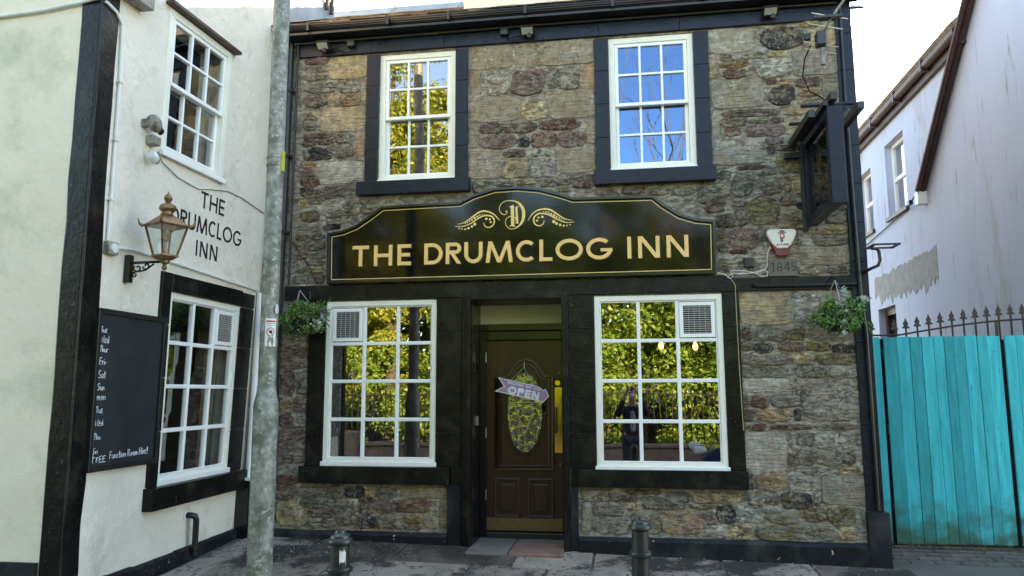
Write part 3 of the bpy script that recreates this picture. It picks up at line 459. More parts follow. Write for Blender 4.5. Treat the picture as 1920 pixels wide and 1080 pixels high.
ARROW = [(-1.309, 1.649), (-0.898, 1.555), (-0.857, 1.519), (-0.834, 1.534), (-0.799, 1.457), (-0.867, 1.394), (-0.882, 1.409), (-1.344, 1.512), (-1.251, 1.56)]
ARROW_BASE = [(-1.218, 1.485), (-0.894, 1.415), (-1.2, 1.557), (-1.145, 1.592), (-0.893, 1.532)]
MOULD = [(-1.329, 0.747), (-1.328, 1.646), (-1.225, 1.656), (-1.182, 1.688), (-1.144, 1.762), (-1.09, 1.809), (-1.03, 1.825), (-0.966, 1.808), (-0.913, 1.76), (-0.876, 1.696), (-0.839, 1.659), (-0.765, 1.653), (-0.774, 0.753)]
LOWP = [(-1.345, 0.644), (-1.097, 0.293), (-1.016, 0.649), (-0.769, 0.299)]
# ================================================================== GROUND
def sheet(name, x0, x1, y0, y1, nx, ny, mt, zf, kind='structure', jit=0):
    b = MB(); xs = [x0+(x1-x0)*i/nx for i in range(nx+1)]; ys = [y0+(y1-y0)*j/ny for j in range(ny+1)]
    vs = [(x, y, zf(x, y)+random.uniform(-jit, jit)) for x in xs for y in ys]
    fs = [(i*(ny+1)+j, (i+1)*(ny+1)+j, (i+1)*(ny+1)+j+1, i*(ny+1)+j+1) for i in range(nx) for j in range(ny)]
    b.add(vs, fs); o = link(b, name, mt, origin=((x0+x1)/2, (y0+y1)/2, zf((x0+x1)/2, (y0+y1)/2)), recalc=False); tag(o, kind=kind); return o
KERB_Y = -4.3
sheet('ground', -400, 400, -400, 400, 8, 8, M['earth'], lambda x, y: -1.2)
pavement = sheet('pavement', -14, 4.5, KERB_Y, .02, 30, 8, M['asphalt'], lambda x, y: gz(x, y)-.012)
pavement['kind'] = 'structure'
ROADZ = lambda x, y: gz(x, y)-.11-.02*0
sheet('road', -30, 30, -8.3, KERB_Y-.14, 20, 6, M['asphalt'], lambda x, y: gz(x, KERB_Y)-.11+.01*(y-KERB_Y))
b = MB()
kb = bpy.data.objects.new('kerb', None); COL.objects.link(kb); kb.location = (0, KERB_Y, gz(0, KERB_Y)); kb['kind'] = 'structure'
for i in range(20):
    x = -14+i*.92; z = gz(x, KERB_Y)
    bb = MB().box(x, x+.905, KERB_Y-.14, KERB_Y, z-.3, z); link(bb, 'kerbstone', M['pave'], kb, bevel=.01, color=(.12, .115, .11))
far = sheet('far_pavement', -30, 30, -9.4, -8.3, 20, 2, M['asphalt'], lambda x, y: gz(x, KERB_Y)-.06)
# flagstones along the inn
rnd = random.Random(3)
y = -.02; rows = [.62, .78, .7, .8, .75]; stag = 0
for rw in rows:
    x = -3.68-stag
    while x < 2.25:
        wd = rnd.uniform(.6, 1.15); x1 = min(x+wd, 2.3)
        if x1-x > .2 and not (x < -.5 and x1 > -1.65 and y > -.4 and False):
            a, c = x+.006, x1-.006; e, f = y-rw+.006, y-.006
            if a < -3.70: a = -3.70
            n = 3; bb = MB(); dz = rnd.uniform(-.004, .005); tx, ty = rnd.uniform(-.004, .004), rnd.uniform(-.003, .003)
            pts = [(a+rnd.uniform(0, .012), e+rnd.uniform(0, .012)), (c-rnd.uniform(0, .012), e+rnd.uniform(0, .012)), (c-rnd.uniform(0, .012), f-rnd.uniform(0, .01)), (a+rnd.uniform(0, .012), f-rnd.uniform(0, .01))]
            top = [(p[0], p[1], gz(*p)+dz+.003+tx*(p[0]-a)+ty*(p[1]-e)) for p in pts]; bot = [(p[0], p[1], gz(*p)-.03) for p in pts]
            bb.add(top+bot, [(0, 1, 2, 3), (4, 7, 6, 5), (0, 4, 5, 1), (1, 5, 6, 2), (2, 6, 7, 3), (3, 7, 4, 0)])
            k = rnd.choice([.5, .7, 1, 1, 1.25, 1.4]); link(bb, 'flagstone', M['pave'], pavement, bevel=.006, color=(.25*k, .21*k, .175*k))
        x = x1
    y -= rw; stag = rnd.uniform(0, .5)
# herringbone-like brick paving in front of the gate and white kerb
pv = sheet('gateway_paving', 2.18, 4.5, -1.2, 2.0, 2, 2, M['asphalt'], lambda x, y: -.02+.09*y if y > -.2 else -.06)
bp0 = MB().box(-.1, .1, -.045, .045, 0, .05); first = None
for j in range(9):
    for i in range(14):
        x = 2.27+i*.208+(j % 2)*.104; yy = .21+j*.098
        if x > 4.4: continue
        z = -.055+.13*(yy)
        if first is None:
            first = o = link(bp0, 'paving_brick', M['brickpav'], pv, origin=(0, 0, 0), bevel=.004)
        else:
            o = first.copy(); COL.objects.link(o)
        o.location = Vector((x, yy, z))-worldpos(pv); o.rotation_euler = (0, 0, R(rnd.uniform(-1.2, 1.2)))
        k = rnd.uniform(.75, 1.3); o.color = (.105*k, .09*k, .08*k, 1)
bb = MB()
for i in range(3): bb = MB().box(2.27+i*.75, 3.0+i*.75, .04, .155, -.15, -.015); link(bb, 'kerbstone', M['kerbw'], pv, bevel=.012)
link(MB().box(2.14, 4.5, -1.4, .035, -.2, -.055), 'roadway_edge', M['asphalt'], pv)

# ================================================================== THE STONE INN
inn = thing('stone_inn', (-.8, 0, .05), 'two storey sandstone rubble inn with black painted window surrounds and white windows', 'pub')
WIN = dict(LL=(-2.98, -1.85, .80, 2.40), LR=(-.325, .85, .785, 2.395), UL=(-2.48, -1.68, 3.60, 4.965), UR=(-.14, .675, 3.60, 4.965))
DOOR = (-1.512, -.622, -.2, 2.39)
holes = [WIN[k] for k in WIN]+[DOOR]
core = MB().grid_wall([-3.82, 2.10], [-.4, 5.28], holes, 0, -.45)
wall = link(core, 'wall', M['pointing'], inn, FAC, color=(.41, .36, .29))
# other walls and rooms
b = MB(); b.box(2.10, 2.14, .45, 6, -.4, 5.28)
link(b, 'side_wall', M['mortar'], inn)
b = MB(); b.box(-4.6, 2.1, 6, 6.3, -.4, 5.3); link(b, 'rear_wall', M['mortar'], inn)
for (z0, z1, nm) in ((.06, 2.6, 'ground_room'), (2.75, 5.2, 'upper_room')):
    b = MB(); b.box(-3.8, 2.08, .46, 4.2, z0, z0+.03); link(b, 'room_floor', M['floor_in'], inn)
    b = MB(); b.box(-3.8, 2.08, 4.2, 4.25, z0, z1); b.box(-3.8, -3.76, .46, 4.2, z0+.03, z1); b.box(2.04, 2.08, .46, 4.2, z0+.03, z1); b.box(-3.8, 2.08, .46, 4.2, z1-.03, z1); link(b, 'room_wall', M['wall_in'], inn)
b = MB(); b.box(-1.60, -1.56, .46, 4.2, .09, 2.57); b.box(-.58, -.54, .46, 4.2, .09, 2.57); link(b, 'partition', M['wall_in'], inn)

SC = dict(b=(.205, .165, .105), g=(.155, .135, .10), p=(.105, .066, .052), y=(.29, .215, .115), o=(.26, .165, .085), k=(.022, .021, .021), r=(.095, .042, .030),
          l=(.26, .235, .18), n=(.105, .10, .072), m=(.115, .095, .04), u=(.115, .072, .060))
def stone_shape(x0, z0, x1, z1, kind, rs):
    cx, cz = (x0+x1)/2, (z0+z1)/2; hw, hh = (x1-x0)/2, (z1-z0)/2
    ex = {'t': 9, 's': 6, 'r': 3.6, 'o': 2.3}[kind]; amp = min({'t': .005, 's': .009, 'r': .018, 'o': .012}[kind], .16*min(hw, hh)); hw += .006; hh += .006
    n = 22; ph = [rs.uniform(0, 6.28) for _ in range(4)]; rings = []
    base = []
    for i in range(n):
        a = 2*math.pi*(i+.5)/n; c, s_ = math.cos(a), math.sin(a)
        q = (abs(c)**ex+abs(s_)**ex)**(-1/ex)
        w_ = 1+0*a; dx = amp*(math.sin(3*a+ph[0])+.6*math.sin(7*a+ph[1])+.4*rs.uniform(-1, 1)); dz = amp*(math.sin(4*a+ph[2])+.5*math.sin(6*a+ph[3])+.4*rs.uniform(-1, 1))
        base.append((hw*q*c+dx*.8, hh*q*s_+dz*.5))
    proud = {'t': .008, 's': .008, 'r': .014, 'o': .012}[kind]*rs.uniform(.7, 1.5)
    tiltx, tiltz = rs.uniform(-.03, .03), rs.uniform(-.05, .05)
    def ring(k, d, j): return [(cx+p[0]*k, cz+p[1]*k, d+(tiltx*p[0]+tiltz*p[1])*min(1, j*99)+rs.uniform(-j, j)) for p in base]
    kin = 1-.009/max(min(hw, hh), .02)
    jj = {'t': .0015, 's': .002, 'r': .009, 'o': .006}[kind]
    rings = [ring(1, -.006, 0), ring(max(.8, kin), proud, jj*.6), ring(.66, proud+.002, jj), ring(.33, proud+.003, jj)]
    b = MB(); vs = [p for r_ in rings for p in r_]+[(cx, cz, proud+.003)]
    fs = [(i*n+k, i*n+(k+1) % n, (i+1)*n+(k+1) % n, (i+1)*n+k) for i in range(3) for k in range(n)]+[(3*n+k, 3*n+(k+1) % n, 4*n) for k in range(n)]
    b.add(vs, fs, True); return b
rs = random.Random(11)
for (x0, z0, x1, z1, ck) in STONES[:306]:
    if x0 > 1.9: continue
    x1 = min(x1, 2.0)
    kind = ck[1]; c = SC[ck[0]]; k = rs.uniform(.82, 1.2); c = [v*k*f for v, f in zip(c, (1.50, 1.50, 1.60) if kind == 't' else (2.05, 2.1, 2.25))]
    o = link(stone_shape(x0, z0, x1, z1, kind, rs), 'stone', M['tooled'] if kind == 't' else M['stone'], wall, FAC, color=c)

# black painted margins, block by block
def blocks(u0, u1, v0, v1, n, horiz, d, mt='black', name='margin_block', d0=-.02, par=None, jit=.002):
    for i in range(n):
        g = .0012
        if horiz: a, b_, c, e = u0+(u1-u0)*i/n+(g if i else 0), u0+(u1-u0)*(i+1)/n, v0, v1
        else: a, b_, c, e = u0, u1, v0+(v1-v0)*i/n+(g if i else 0), v0+(v1-v0)*(i+1)/n
        bb = MB().box(a, b_, c, e, d0, d+rs.uniform(0, jit)); link(bb, name, M[mt], par or wall, FAC, bevel=.0035)
blocks(-2.615, -2.482, 3.603, 4.965, 4, False, .024, mt='blacksky'); blocks(-1.678, -1.55, 3.603, 4.965, 4, False, .024, mt='blacksky')
blocks(-.28, -.142, 3.603, 4.965, 4, False, .024, mt='blacksky'); blocks(.677, .815, 3.603, 4.965, 4, False, .024, mt='blacksky')
blocks(-2.68, -1.52, 3.465, 3.60, 1, True, .085, name='window_sill', mt='blacksky'); blocks(-.30, .84, 3.465, 3.60, 1, True, .085, name='window_sill', mt='blacksky')
blocks(-3.36, 2.12, 4.985, 5.15, 7, True, .034, mt='blacksky')
blocks(-3.155, -2.982, .803, 2.41, 5, False, .024); blocks(-1.848, -1.60, .803, 2.41, 5, False, .024)
blocks(-.567, -.327, .803, 2.41, 5, False, .024); blocks(.852, 1.0, .803, 2.41, 5, False, .024)
blocks(-3.195, -1.70, .64, .80, 1, True, .075, name='window_sill'); blocks(-.495, 1.01, .64, .80, 1, True, .075, name='window_sill')
blocks(-1.697, -1.59, .64, .80, 1, True, .03); blocks(-.56, -.498, .64, .80, 1, True, .03)
blocks(-3.42, .955, 2.413, 2.565, 6, True, .03); blocks(.96, 1.99, 2.413, 2.535, 2, True, .03)
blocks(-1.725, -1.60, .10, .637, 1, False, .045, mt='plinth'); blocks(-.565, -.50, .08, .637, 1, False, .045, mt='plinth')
blocks(1.99, 2.135, .47, 5.20, 13, False, .022, d0=-.30, name='quoin_block', mt='blacksky'); blocks(1.985, 2.165, -.12, .465, 1, False, .062, d0=-.3, mt='plinth', name='quoin_block')
# plinth with sloping top
for a, c in ((-3.66, -1.727), (-.498, 1.983)):
    n = 8; bb = MB()
    for i in range(n):
        u0, u1 = a+(c-a)*i/n+.0005, a+(c-a)*(i+1)/n
        t0, t1 = .198+rs.uniform(-.006, .006), .198+rs.uniform(-.006, .006)
        bb.add([(u0, -.35, -.02), (u1, -.35, -.02), (u0, -.35, .062), (u1, -.35, .062), (u0, t0-.03, .06), (u1, t0-.03, .06), (u0, t0, .035), (u1, t0, .035), (u0, t0, -.02), (u1, t0, -.02)],
               [(2, 3, 5, 4), (4, 5, 7, 6), (6, 7, 9, 8), (0, 2, 4, 6, 8), (1, 9, 7, 5, 3), (0, 1, 3, 2)])
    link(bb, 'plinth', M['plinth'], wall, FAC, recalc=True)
# door surround moulding
for i, (w_, d) in enumerate(((.078, .045), (.055, .062), (.03, .075))):
    o0, o1 = -1.512, -.622
    bb = MB(); z0 = .09
    bb.box(o0-w_, o0+.004*i+.001, z0, 2.39+w_, .0, d); link(bb, 'door_surround', M['black'], inn, FAC, bevel=.005)
    bb = MB(); bb.box(o1-.001-.004*i, o1+w_*.62, z0-.02, 2.39+w_, .0, d); link(bb, 'door_surround', M['black'], inn, FAC, bevel=.005)
    bb = MB(); bb.box(o0+.005, o1-.005, 2.389-.004*i, 2.39+w_, .0, d-.001); link(bb, 'door_surround', M['black'], inn, FAC, bevel=.005)

# ------------------------------------------------------------------ windows
def vent(par, u0, u1, v0, v1, d, Mp):
    b = MB(); fr = .035
    b.grid_wall([u0, u1], [v0, v1], [(u0+fr, u1-fr, v0+fr, v1-fr)], d, d+.03)
    o = link(b, 'vent_frame', M['upvc'], par, Mp, bevel=.005)
    b = MB(); n = 13
    for i in range(n):
        z = v0+fr+(v1-v0-2*fr)*(i+.5)/n; b.box(u0+fr, u1-fr, z-.0045, z+.0035, d+.006, d+.022)
    for i in range(1, 5): uu = u0+fr+(u1-u0-2*fr)*i/5; b.box(uu-.002, uu+.002, v0+fr, v1-fr, d+.008, d+.0235)
    link(b, 'vent_louvre', M['plastic'], o, Mp)
    b = MB(); b.box(u0+fr, u1-fr, v0+fr, v1-fr, d-.01, d+.004); link(b, 'vent_back', M['cabled'], o, Mp)
def casement(par, win, cols, rows, Mp, dd=0.0, ventpos=None, gm='glass', hs=None, sill=True):
    u0, u1, v0, v1 = win; f0 = .052; fb = .075
    U = [u0+f0]+[u0+f0+(u1-u0-2*f0)*i/cols for i in range(1, cols)]+[u1-f0]; V = [v0+fb+(v1-f0-v0-fb)*j/rows for j in range(rows+1)]
    b = MB(); b.grid_wall([u0, u1], [v0, v1], [(U[0], U[-1], V[0], V[-1])], dd-.07, dd); wd = link(b, 'window', M['upvcd'], par, Mp, bevel=.006)
    b = MB(); b.box(u0-.012, u1+.012, v0+.001, v0+.045, dd+.0005, dd+.028); link(b, 'window_ledge', M['upvc'], wd, Mp, bevel=.006)
    bw = .017; b = MB(); zs = [(V[j]-bw, V[j]+bw) for j in range(1, rows)]
    hol = []
    for i in range(cols):
        for j in range(rows):
            hol.append((U[i]+(bw if i else .012), U[i+1]-(bw if i < cols-1 else .012), V[j]+(bw if j else .012), V[j+1]-(bw if j < rows-1 else .012)))
    b.grid_wall([U[0]+.0005, U[-1]-.0005], [V[0]+.0005, V[-1]-.0005], hol, dd-.05, dd-.012); link(b, 'glazing_bars', M['upvc'], wd, Mp, bevel=.007)
    for i in range(cols):
        for j in range(rows):
            h = hol[i*rows+j]
            if ventpos == (i, j): 
                vent(wd, h[0]+.002, h[1]-.004, h[2]+.006, h[3]-.006, dd-.034, Mp); continue
            b = MB(); b.add([(h[0]-.004, h[2]-.004, dd-.034), (h[1]+.004, h[2]-.004, dd-.034), (h[1]+.004, h[3]+.004, dd-.034), (h[0]-.004, h[3]+.004, dd-.034)], [(0, 1, 2, 3)])
            p = link(b, 'pane', M[gm], wd, Mp, recalc=False)
    return wd
def sash(par, win, Mp, dd=0.0, gm='glassu', f0=.058):
    u0, u1, v0, v1 = win
    b = MB(); b.grid_wall([u0, u1], [v0, v1], [(u0+f0, u1-f0, v0+f0+.012, v1-f0)], dd-.10, dd); wd = link(b, 'window', M['upvcd'], par, Mp, bevel=.006)
    a0, a1, b0, b1 = u0+f0, u1-f0, v0+f0+.012, v1-f0; mid = (b0+b1)/2
    for (p, q, d) in ((mid-.022, b1, dd-.012), (b0, mid+.018, dd-.055)):
        s = .034; U = [a0+s+(a1-a0-2*s)*i/3 for i in range(4)]; V = [p+s+(q-p-2*s)*j/2 for j in range(3)]; bw = .011; hol = []
        for i in range(3):
            for j in range(2): hol.append((U[i]+(bw if i else 0), U[i+1]-(bw if i < 2 else 0), V[j]+(bw if j else 0), V[j+1]-(bw if j < 1 else 0)))
        b = MB(); b.grid_wall([a0+.001, a1-.001], [p, q], hol, d-.036, d); sh = link(b, 'sash', M['upvc'], wd, Mp, bevel=.004)
        for h in hol:
            b = MB(); b.add([(h[0]-.003, h[2]-.003, d-.02), (h[1]+.003, h[2]-.003, d-.02), (h[1]+.003, h[3]+.003, d-.02), (h[0]-.003, h[3]+.003, d-.02)], [(0, 1, 2, 3)])
            o = link(b, 'pane', M[gm], wd, Mp, recalc=False)
    b = MB(); b.box(u0-.01, u1+.012, v0-.012, v0+.032, dd+.0005, dd+.03); link(b, 'window_ledge', M['upvc'], wd, Mp, bevel=.005)
    return wd
w1 = casement(inn, WIN['LL'], 3, 4, FAC, .012, (0, 3)); w1['label'] = 'ground floor window left of the door, vent in its top left pane'
w2 = casement(inn, WIN['LR'], 3, 4, FAC, .012, (2, 3)); w2['label'] = 'ground floor window right of the door, vent in its top right pane'
w3 = sash(inn, WIN['UL'], FAC, -.012, 'glass'); w3['label'] = 'upper left sash window reflecting yellow green tree'
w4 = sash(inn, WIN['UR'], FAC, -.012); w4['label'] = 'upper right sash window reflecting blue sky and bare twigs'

# ------------------------------------------------------------------ doorway
for side, x0, x1 in (('l', -1.512, -1.500), ('r', -.634, -.622)):
    for i in range(5):
        b = MB(); b.box(x0, x1, .02+i*.074, .09+i*.074, .06, 2.389); link(b, 'reveal_board', M['gloss'] if side == 'l' else M['blacksatin'], inn, bevel=.004)
b = MB(); b.box(-1.5, -.634, .0, .47, 2.377, 2.389); link(b, 'doorway_ceiling', M['blacksatin'], inn)
b = MB(); b.box(-1.499, -.635, .402, .44, 2.185, 2.376); link(b, 'transom_panel', M['transom'], inn)
b = MB(); b.box(-1.499, -.635, .37, .44, 2.115, 2.183); b.box(-1.499, -1.442, .38, .44, .09, 2.114); b.box(-.668, -.635, .38, .44, .09, 2.114); b.box(-1.44, -.67, .385, .44, 2.02, 2.112); link(b, 'door_frame', M['gloss'], inn, bevel=.006)
door = link(MB().box(-1.438, -.672, .40, .44, .155, 2.015), 'door', M['door'], inn, bevel=.003)
DM = lambda u, v, d: (u, .40-d, v)
def mould(pts, wd, name, closed=True, d=.016, mt='door'):
    pp = pts+[pts[0], pts[1]] if closed else pts
    b = MB(); b.ribbon(pp, wd, 0.0005, d); link(b, name, M[mt], door, DM, bevel=.003)
mp_ = [tuple(p) for p in MOULD]
mould(mp_, .042, 'panel_moulding', d=.016, mt='doord'); mould(mp_, .014, 'panel_moulding', d=.034, mt='doorm'); mould([(-1.046+(p[0]+1.046)*.86, 1.27+(p[1]-1.27)*.93) for p in mp_], .012, 'panel_moulding', d=.02, mt='doorm')
cx, cz = sum(p[0] for p in mp_)/len(mp_), 0
inner = [(-1.046+(p[0]+1.046)*.80, 1.27+(p[1]-1.27)*.88) for p in mp_]
b = MB().poly(inner, .0005, .008); link(b, 'raised_panel', M['door'], door, DM)
for a, c in ((-1.340, -1.110), (-1.010, -.775)):
    q = [(a, .30), (c, .30), (c, .655), (a, .655)]
    mould(q, .030, 'panel_moulding', d=.012, mt='doord'); mould(q, .010, 'panel_moulding', d=.026, mt='doorm'); b = MB().poly([(a+.045, .345), (c-.045, .345), (c-.045, .61), (a+.045, .61)], .0005, .014); link(b, 'raised_panel', M['door'], door, DM, bevel=.01)
ov = lambda k, n=40, e=0: [(-1.046+.196*k*math.cos(2*math.pi*i/n)+e*math.cos(2*math.pi*i/n), 1.31+.412*k*math.sin(2*math.pi*i/n)+e*math.sin(2*math.pi*i/n)) for i in range(n)]
mould(ov(1), .03, 'oval_moulding', d=.026, mt='door'); mould(ov(1, e=-.014), .012, 'oval_bead', d=.03, mt='gloss')
b = MB().poly(ov(1, e=-.012), .002, .012); og = link(b, 'oval_glass', M['obscure'], door, DM)
b = MB(); b.poly(ov(1, e=-.012), .0009, .0014); link(b, 'glass_backing', M['doord'], og, DM)
def came(pts, w_=.005): 
    b = MB(); b.ribbon(pts, w_, .0125, .0165); link(b, 'lead_came', M['leadcame'], og, DM)
came(ov(.80)+ov(.80)[:2]); came([(-1.23, 1.40), (-.865, 1.40)]); came([(-1.046, .92), (-1.046, 1.08)]); came([(-1.046, 1.70), (-1.046, 1.55)])
came([(-1.046, 1.08), (-1.09, 1.2), (-1.13, 1.27), (-1.12, 1.33), (-1.07, 1.34), (-1.046, 1.29), (-1.02, 1.34), (-.97, 1.33), (-.96, 1.27), (-1.0, 1.2), (-1.046, 1.08)], .004)
came([(-1.2, 1.38), (-1.15, 1.36), (-1.1, 1.25), (-1.075, 1.18)], .004); came([(-.89, 1.38), (-.94, 1.36), (-.99, 1.25), (-1.015, 1.18)], .004)
for k in (.3, .7, 1.1, 2.0, 2.4, 2.8, 3.5, 3.9, 4.3, 5.1, 5.5, 5.9):
    came([(-1.046+.196*.80*math.cos(k), 1.31+.412*.80*math.sin(k)), (-1.046+.185*math.cos(k), 1.31+.40*math.sin(k))], .004)
# brass push plate, pull, locks, kick plate, hinges
b = MB().box(-.752, -.676, .91, 1.545, .0005, .004); pp_ = link(b, 'brass_plate', M['brass'], door, DM, bevel=.001)
b = MB().lathe([(.0, .002), (.033, .002), (.033, .012), (.026, .018), (0.001, .018)], -.716, 1.59, 24); link(b, 'brass_roundel', M['brass'], door, DM)
b = MB().tube([(-.735, 1.11, .005), (-.735, 1.11, .045), (-.735, 1.13, .055), (-.735, 1.33, .055), (-.735, 1.35, .045), (-.735, 1.35, .005)], .009, 8); link(b, 'pull_handle', M['dullbrass'], door, DM)
for z in (1.69, .80): link(MB().lathe([(0.001, .001), (.012, .001), (.012, .01), (.001, .01)], -.70, z, 12), 'lock_cylinder', M['dullbrass'], door, DM)
b = MB().box(-1.43, -.68, .165, .285, .0005, .004); link(b, 'kick_plate', M['dullbrass'], door, DM)
for z in (.5, 1.1, 1.85): link(MB().box(-1.443, -1.433, z-.05, z+.05, .0, .006), 'hinge', M['alum'], door, DM)
b = MB(); b.grid_wall([.20, .27], [1.18, 1.27], [(.215, .255, 1.195, 1.255)], 0, .012); link(b, 'keep_plate', M['alum'], inn, lambda u, v, d: (-1.4995+d, u, v), bevel=.002)
b = MB().tube([(0, 1.78, .01), (0, 1.70, .03), (0, 1.68, .01)], .006, 6); link(b, 'reveal_hook', M['alum'], inn, lambda u, v, d: (-1.4995+d, .15, v))
# threshold stones
for a, c, e, f, col in ((-1.50, -1.12, -.32, .40, (.16, .14, .12)), (-1.112, -.63, -.30, .12, (.21, .115, .09)), (-1.112, -.63, .128, .40, (.15, .13, .115))):
    z = .085; b = MB().box(a, c, e, f, z-.06, z+.01); link(b, 'doorstep', M['sand'], inn, bevel=.012, color=col)
link(MB().box(-1.44, -.67, .36, .46, .09, .15), 'threshold', M['blacksatin'], inn, bevel=.006)

# ------------------------------------------------------------------ eaves, gutter, roof
link(MB().box(-3.55, 2.2, -.20, -.001, 5.152, 5.175), 'soffit', M['blacksatin'], inn)
link(MB().box(-3.55, 2.2, -.03, -.001, 5.178, 5.24), 'fascia', M['timber'], inn)
b = MB(); n = 9; gut = []
for k in range(n+1):
    a = math.pi+math.pi*k/n; gut.append((-.165+.062*math.cos(a), 5.25+.062*math.sin(a)))
for k in range(n):
    (y0, z0), (y1, z1) = gut[k], gut[k+1]
    b.add([(-3.56, y0, z0), (2.22, y0, z0), (2.22, y1, z1), (-3.56, y1, z1)], [(0, 1, 2, 3)], True)
g_ = link(b, 'gutter', M['blacksatin'], inn, recalc=False); g_.modifiers.new('s', 'SOLIDIFY').thickness = .005
for x in (-3.2, -2.35, -1.72, -.95, -.1, .75, 1.6): link(MB().box(x, x+.03, -.235, -.1, 5.178, 5.262), 'gutter_bracket', M['blacksatin'], g_, bevel=.004)
link(MB().tube([(-3.4, -.06, 5.125), (-1.0, -.06, 5.135), (2.0, -.06, 5.128)], .014, 8), 'eaves_pipe', M['plastic'] if False else M['castiron'], inn)
EY, EZ, RY, RZ = -.20, 5.262, 3.0, 7.03
def RF(x, t, d=0): # point on roof slope, t 0..1 from eave to ridge
    L_ = math.hypot(RY-EY, RZ-EZ); ny, nz = -(RZ-EZ)/L_, (RY-EY)/L_
    return (x, EY+(RY-EY)*t+ny*d, EZ+(RZ-EZ)*t+nz*d)
b = MB(); b.add([RF(-4.6, 0, -.03), RF(2.25, 0, -.03), RF(2.25, 1, -.03), RF(-4.6, 1, -.03), (-4.6, 6.35, 5.15), (2.25, 6.35, 5.15)], [(0, 1, 2, 3), (3, 2, 5, 4)])
roof = link(b, 'roof', M['slate'], inn, recalc=False); roof.modifiers.new('s', 'SOLIDIFY').thickness = .04
b = MB(); rs2 = random.Random(5); nrow = 22
for j in range(nrow):
    t0 = j/nrow*.985; t1 = t0+1.7/nrow; x = -4.5-(j % 2)*.1
    while x < 2.25:
        wd = rs2.uniform(.16, .27); x1 = min(x+wd, 2.26); h = rs2.uniform(.004, .016)
        q = [RF(x+.003, t0+rs2.uniform(-.003, .003), h+.012), RF(x1-.003, t0+rs2.uniform(-.003, .003), h+.012), RF(x1-.003, min(t1, 1), h-.006), RF(x+.003, min(t1, 1), h-.006),
             RF(x+.003, t0, h), RF(x1-.003, t0, h)]
        b.add(q, [(0, 1, 2, 3), (0, 4, 5, 1)]); x = x1
link(b, 'slates', M['slate'], roof, kind='stuff', recalc=False)
b = MB(); b.add([RF(-4.5, .95, .03), RF(2.27, .95, .03), (2.27, RY-.02, RZ+.10), (-4.5, RY-.02, RZ+.10), (-4.5, RY+.08, RZ+.13), (2.27, RY+.08, RZ+.13), (2.27, RY+.2, RZ-.05), (-4.5, RY+.2, RZ-.05)], [(0, 1, 2, 3), (3, 2, 5, 4), (4, 5, 6, 7)])
rc = link(b, 'ridge_flashing', M['lead'], roof, recalc=False); rc.modifiers.new('s', 'SOLIDIFY').thickness = .012
for x in (-3.3, -2.3, -1.3, -.3, .8): link(MB().tube([RF(x, .94, .05), (x+.03, RY-.04, RZ+.12), (x+.06, RY+.08, RZ+.15)], .012, 6), 'ridge_clip', M['lead'], roof)
# verge board on the right gable
b = MB(); b.add([(2.26, EY-.02, EZ-.15), (2.26, EY-.02, EZ+.05), (2.26, RY, RZ+.03), (2.26, RY, RZ-.22), (2.30, EY-.02, EZ-.15), (2.30, EY-.02, EZ+.05), (2.30, RY, RZ+.03), (2.30, RY, RZ-.22)],
      [(0, 1, 2, 3), (4, 7, 6, 5), (0, 4, 5, 1), (1, 5, 6, 2), (2, 6, 7, 3), (3, 7, 4, 0)])
link(b, 'verge_board', M['timber'], inn)
b = MB(); b.add([(2.10, EY+.2, EZ-.16), (2.26, EY+.2, EZ-.16), (2.26, RY, RZ-.2), (2.10, RY, RZ-.2)], [(0, 1, 2, 3)]); o = link(b, 'verge_soffit', M['timber'], inn, recalc=False); o.modifiers.new('s', 'SOLIDIFY').thickness = .02
b = MB().poly([(0, 5.28), (6.1, 5.28), (3.0, 7.05)], 2.095, 2.135); link(b, 'gable', M['mortar'], inn, lambda u, v, d: (d, u, v))
# dormer
dm = link(MB().box(-1.625, -.165, .10, 1.6, 5.36, 6.6), 'dormer', M['white'], inn, bevel=.01); dm['label'] = 'white rendered dormer cut by the top of the photo'
b = MB(); b.add([(-1.66, .06, 5.325), (-.13, .06, 5.325), (-.13, .06, 5.425), (-1.66, .06, 5.425), (-1.66, -.02, 5.31), (-.13, -.02, 5.31)], [(0, 1, 2, 3), (0, 4, 5, 1), (4, 3, 2, 5)]); link(b, 'dormer_apron', M['lead'], dm, recalc=True)

# downpipes and service pipes on the inn
def pipe(par, pts, r, mt='blacksatin', name='downpipe', Mp=FAC, n=8, label=None):
    return link(MB().tube(pts, r, n), name, M[mt], par, Mp, label=label)
pipe(inn, [(-3.365, 5.12, .045), (-3.368, 4.0, .045), (-3.375, 2.58, .045)], .013)
pipe(inn, [(-3.44, 5.14, .05), (-3.45, 3.4, .05), (-3.47, 2.0, .05), (-3.47, .2, .05)], .034)
pipe(inn, [(-3.53, 5.1, .03), (-3.54, 2.2, .03)], .011)
for z in (4.6, 3.9, 3.1): link(MB().box(-3.49, -3.40, z, z+.03, .0, .09), 'pipe_bracket', M['blacksatin'], inn, FAC)
pipe(inn, [(2.035, 5.1, .05), (2.03, 4.25, .05), (2.03, 4.15, .055)], .012)
link(MB().lathe([(.02, 3.97), (.045, 3.98), (.05, 4.03), (.03, 4.08), (.018, 4.1)], 2.03, -.06, 14), 'hopper', M['blacksatin'], inn)
pipe(inn, [(2.03, 4.0, .06), (2.035, 3.2, .06), (2.05, 2.35, .055), (2.075, 2.0, .055), (2.08, 1.3, .05), (2.08, .48, .05)], .016)
pipe(inn, [(1.12, 2.47, .055), (1.16, 2.455, .05), (1.6, 2.45, .05), (2.02, 2.452, .05)], .016)
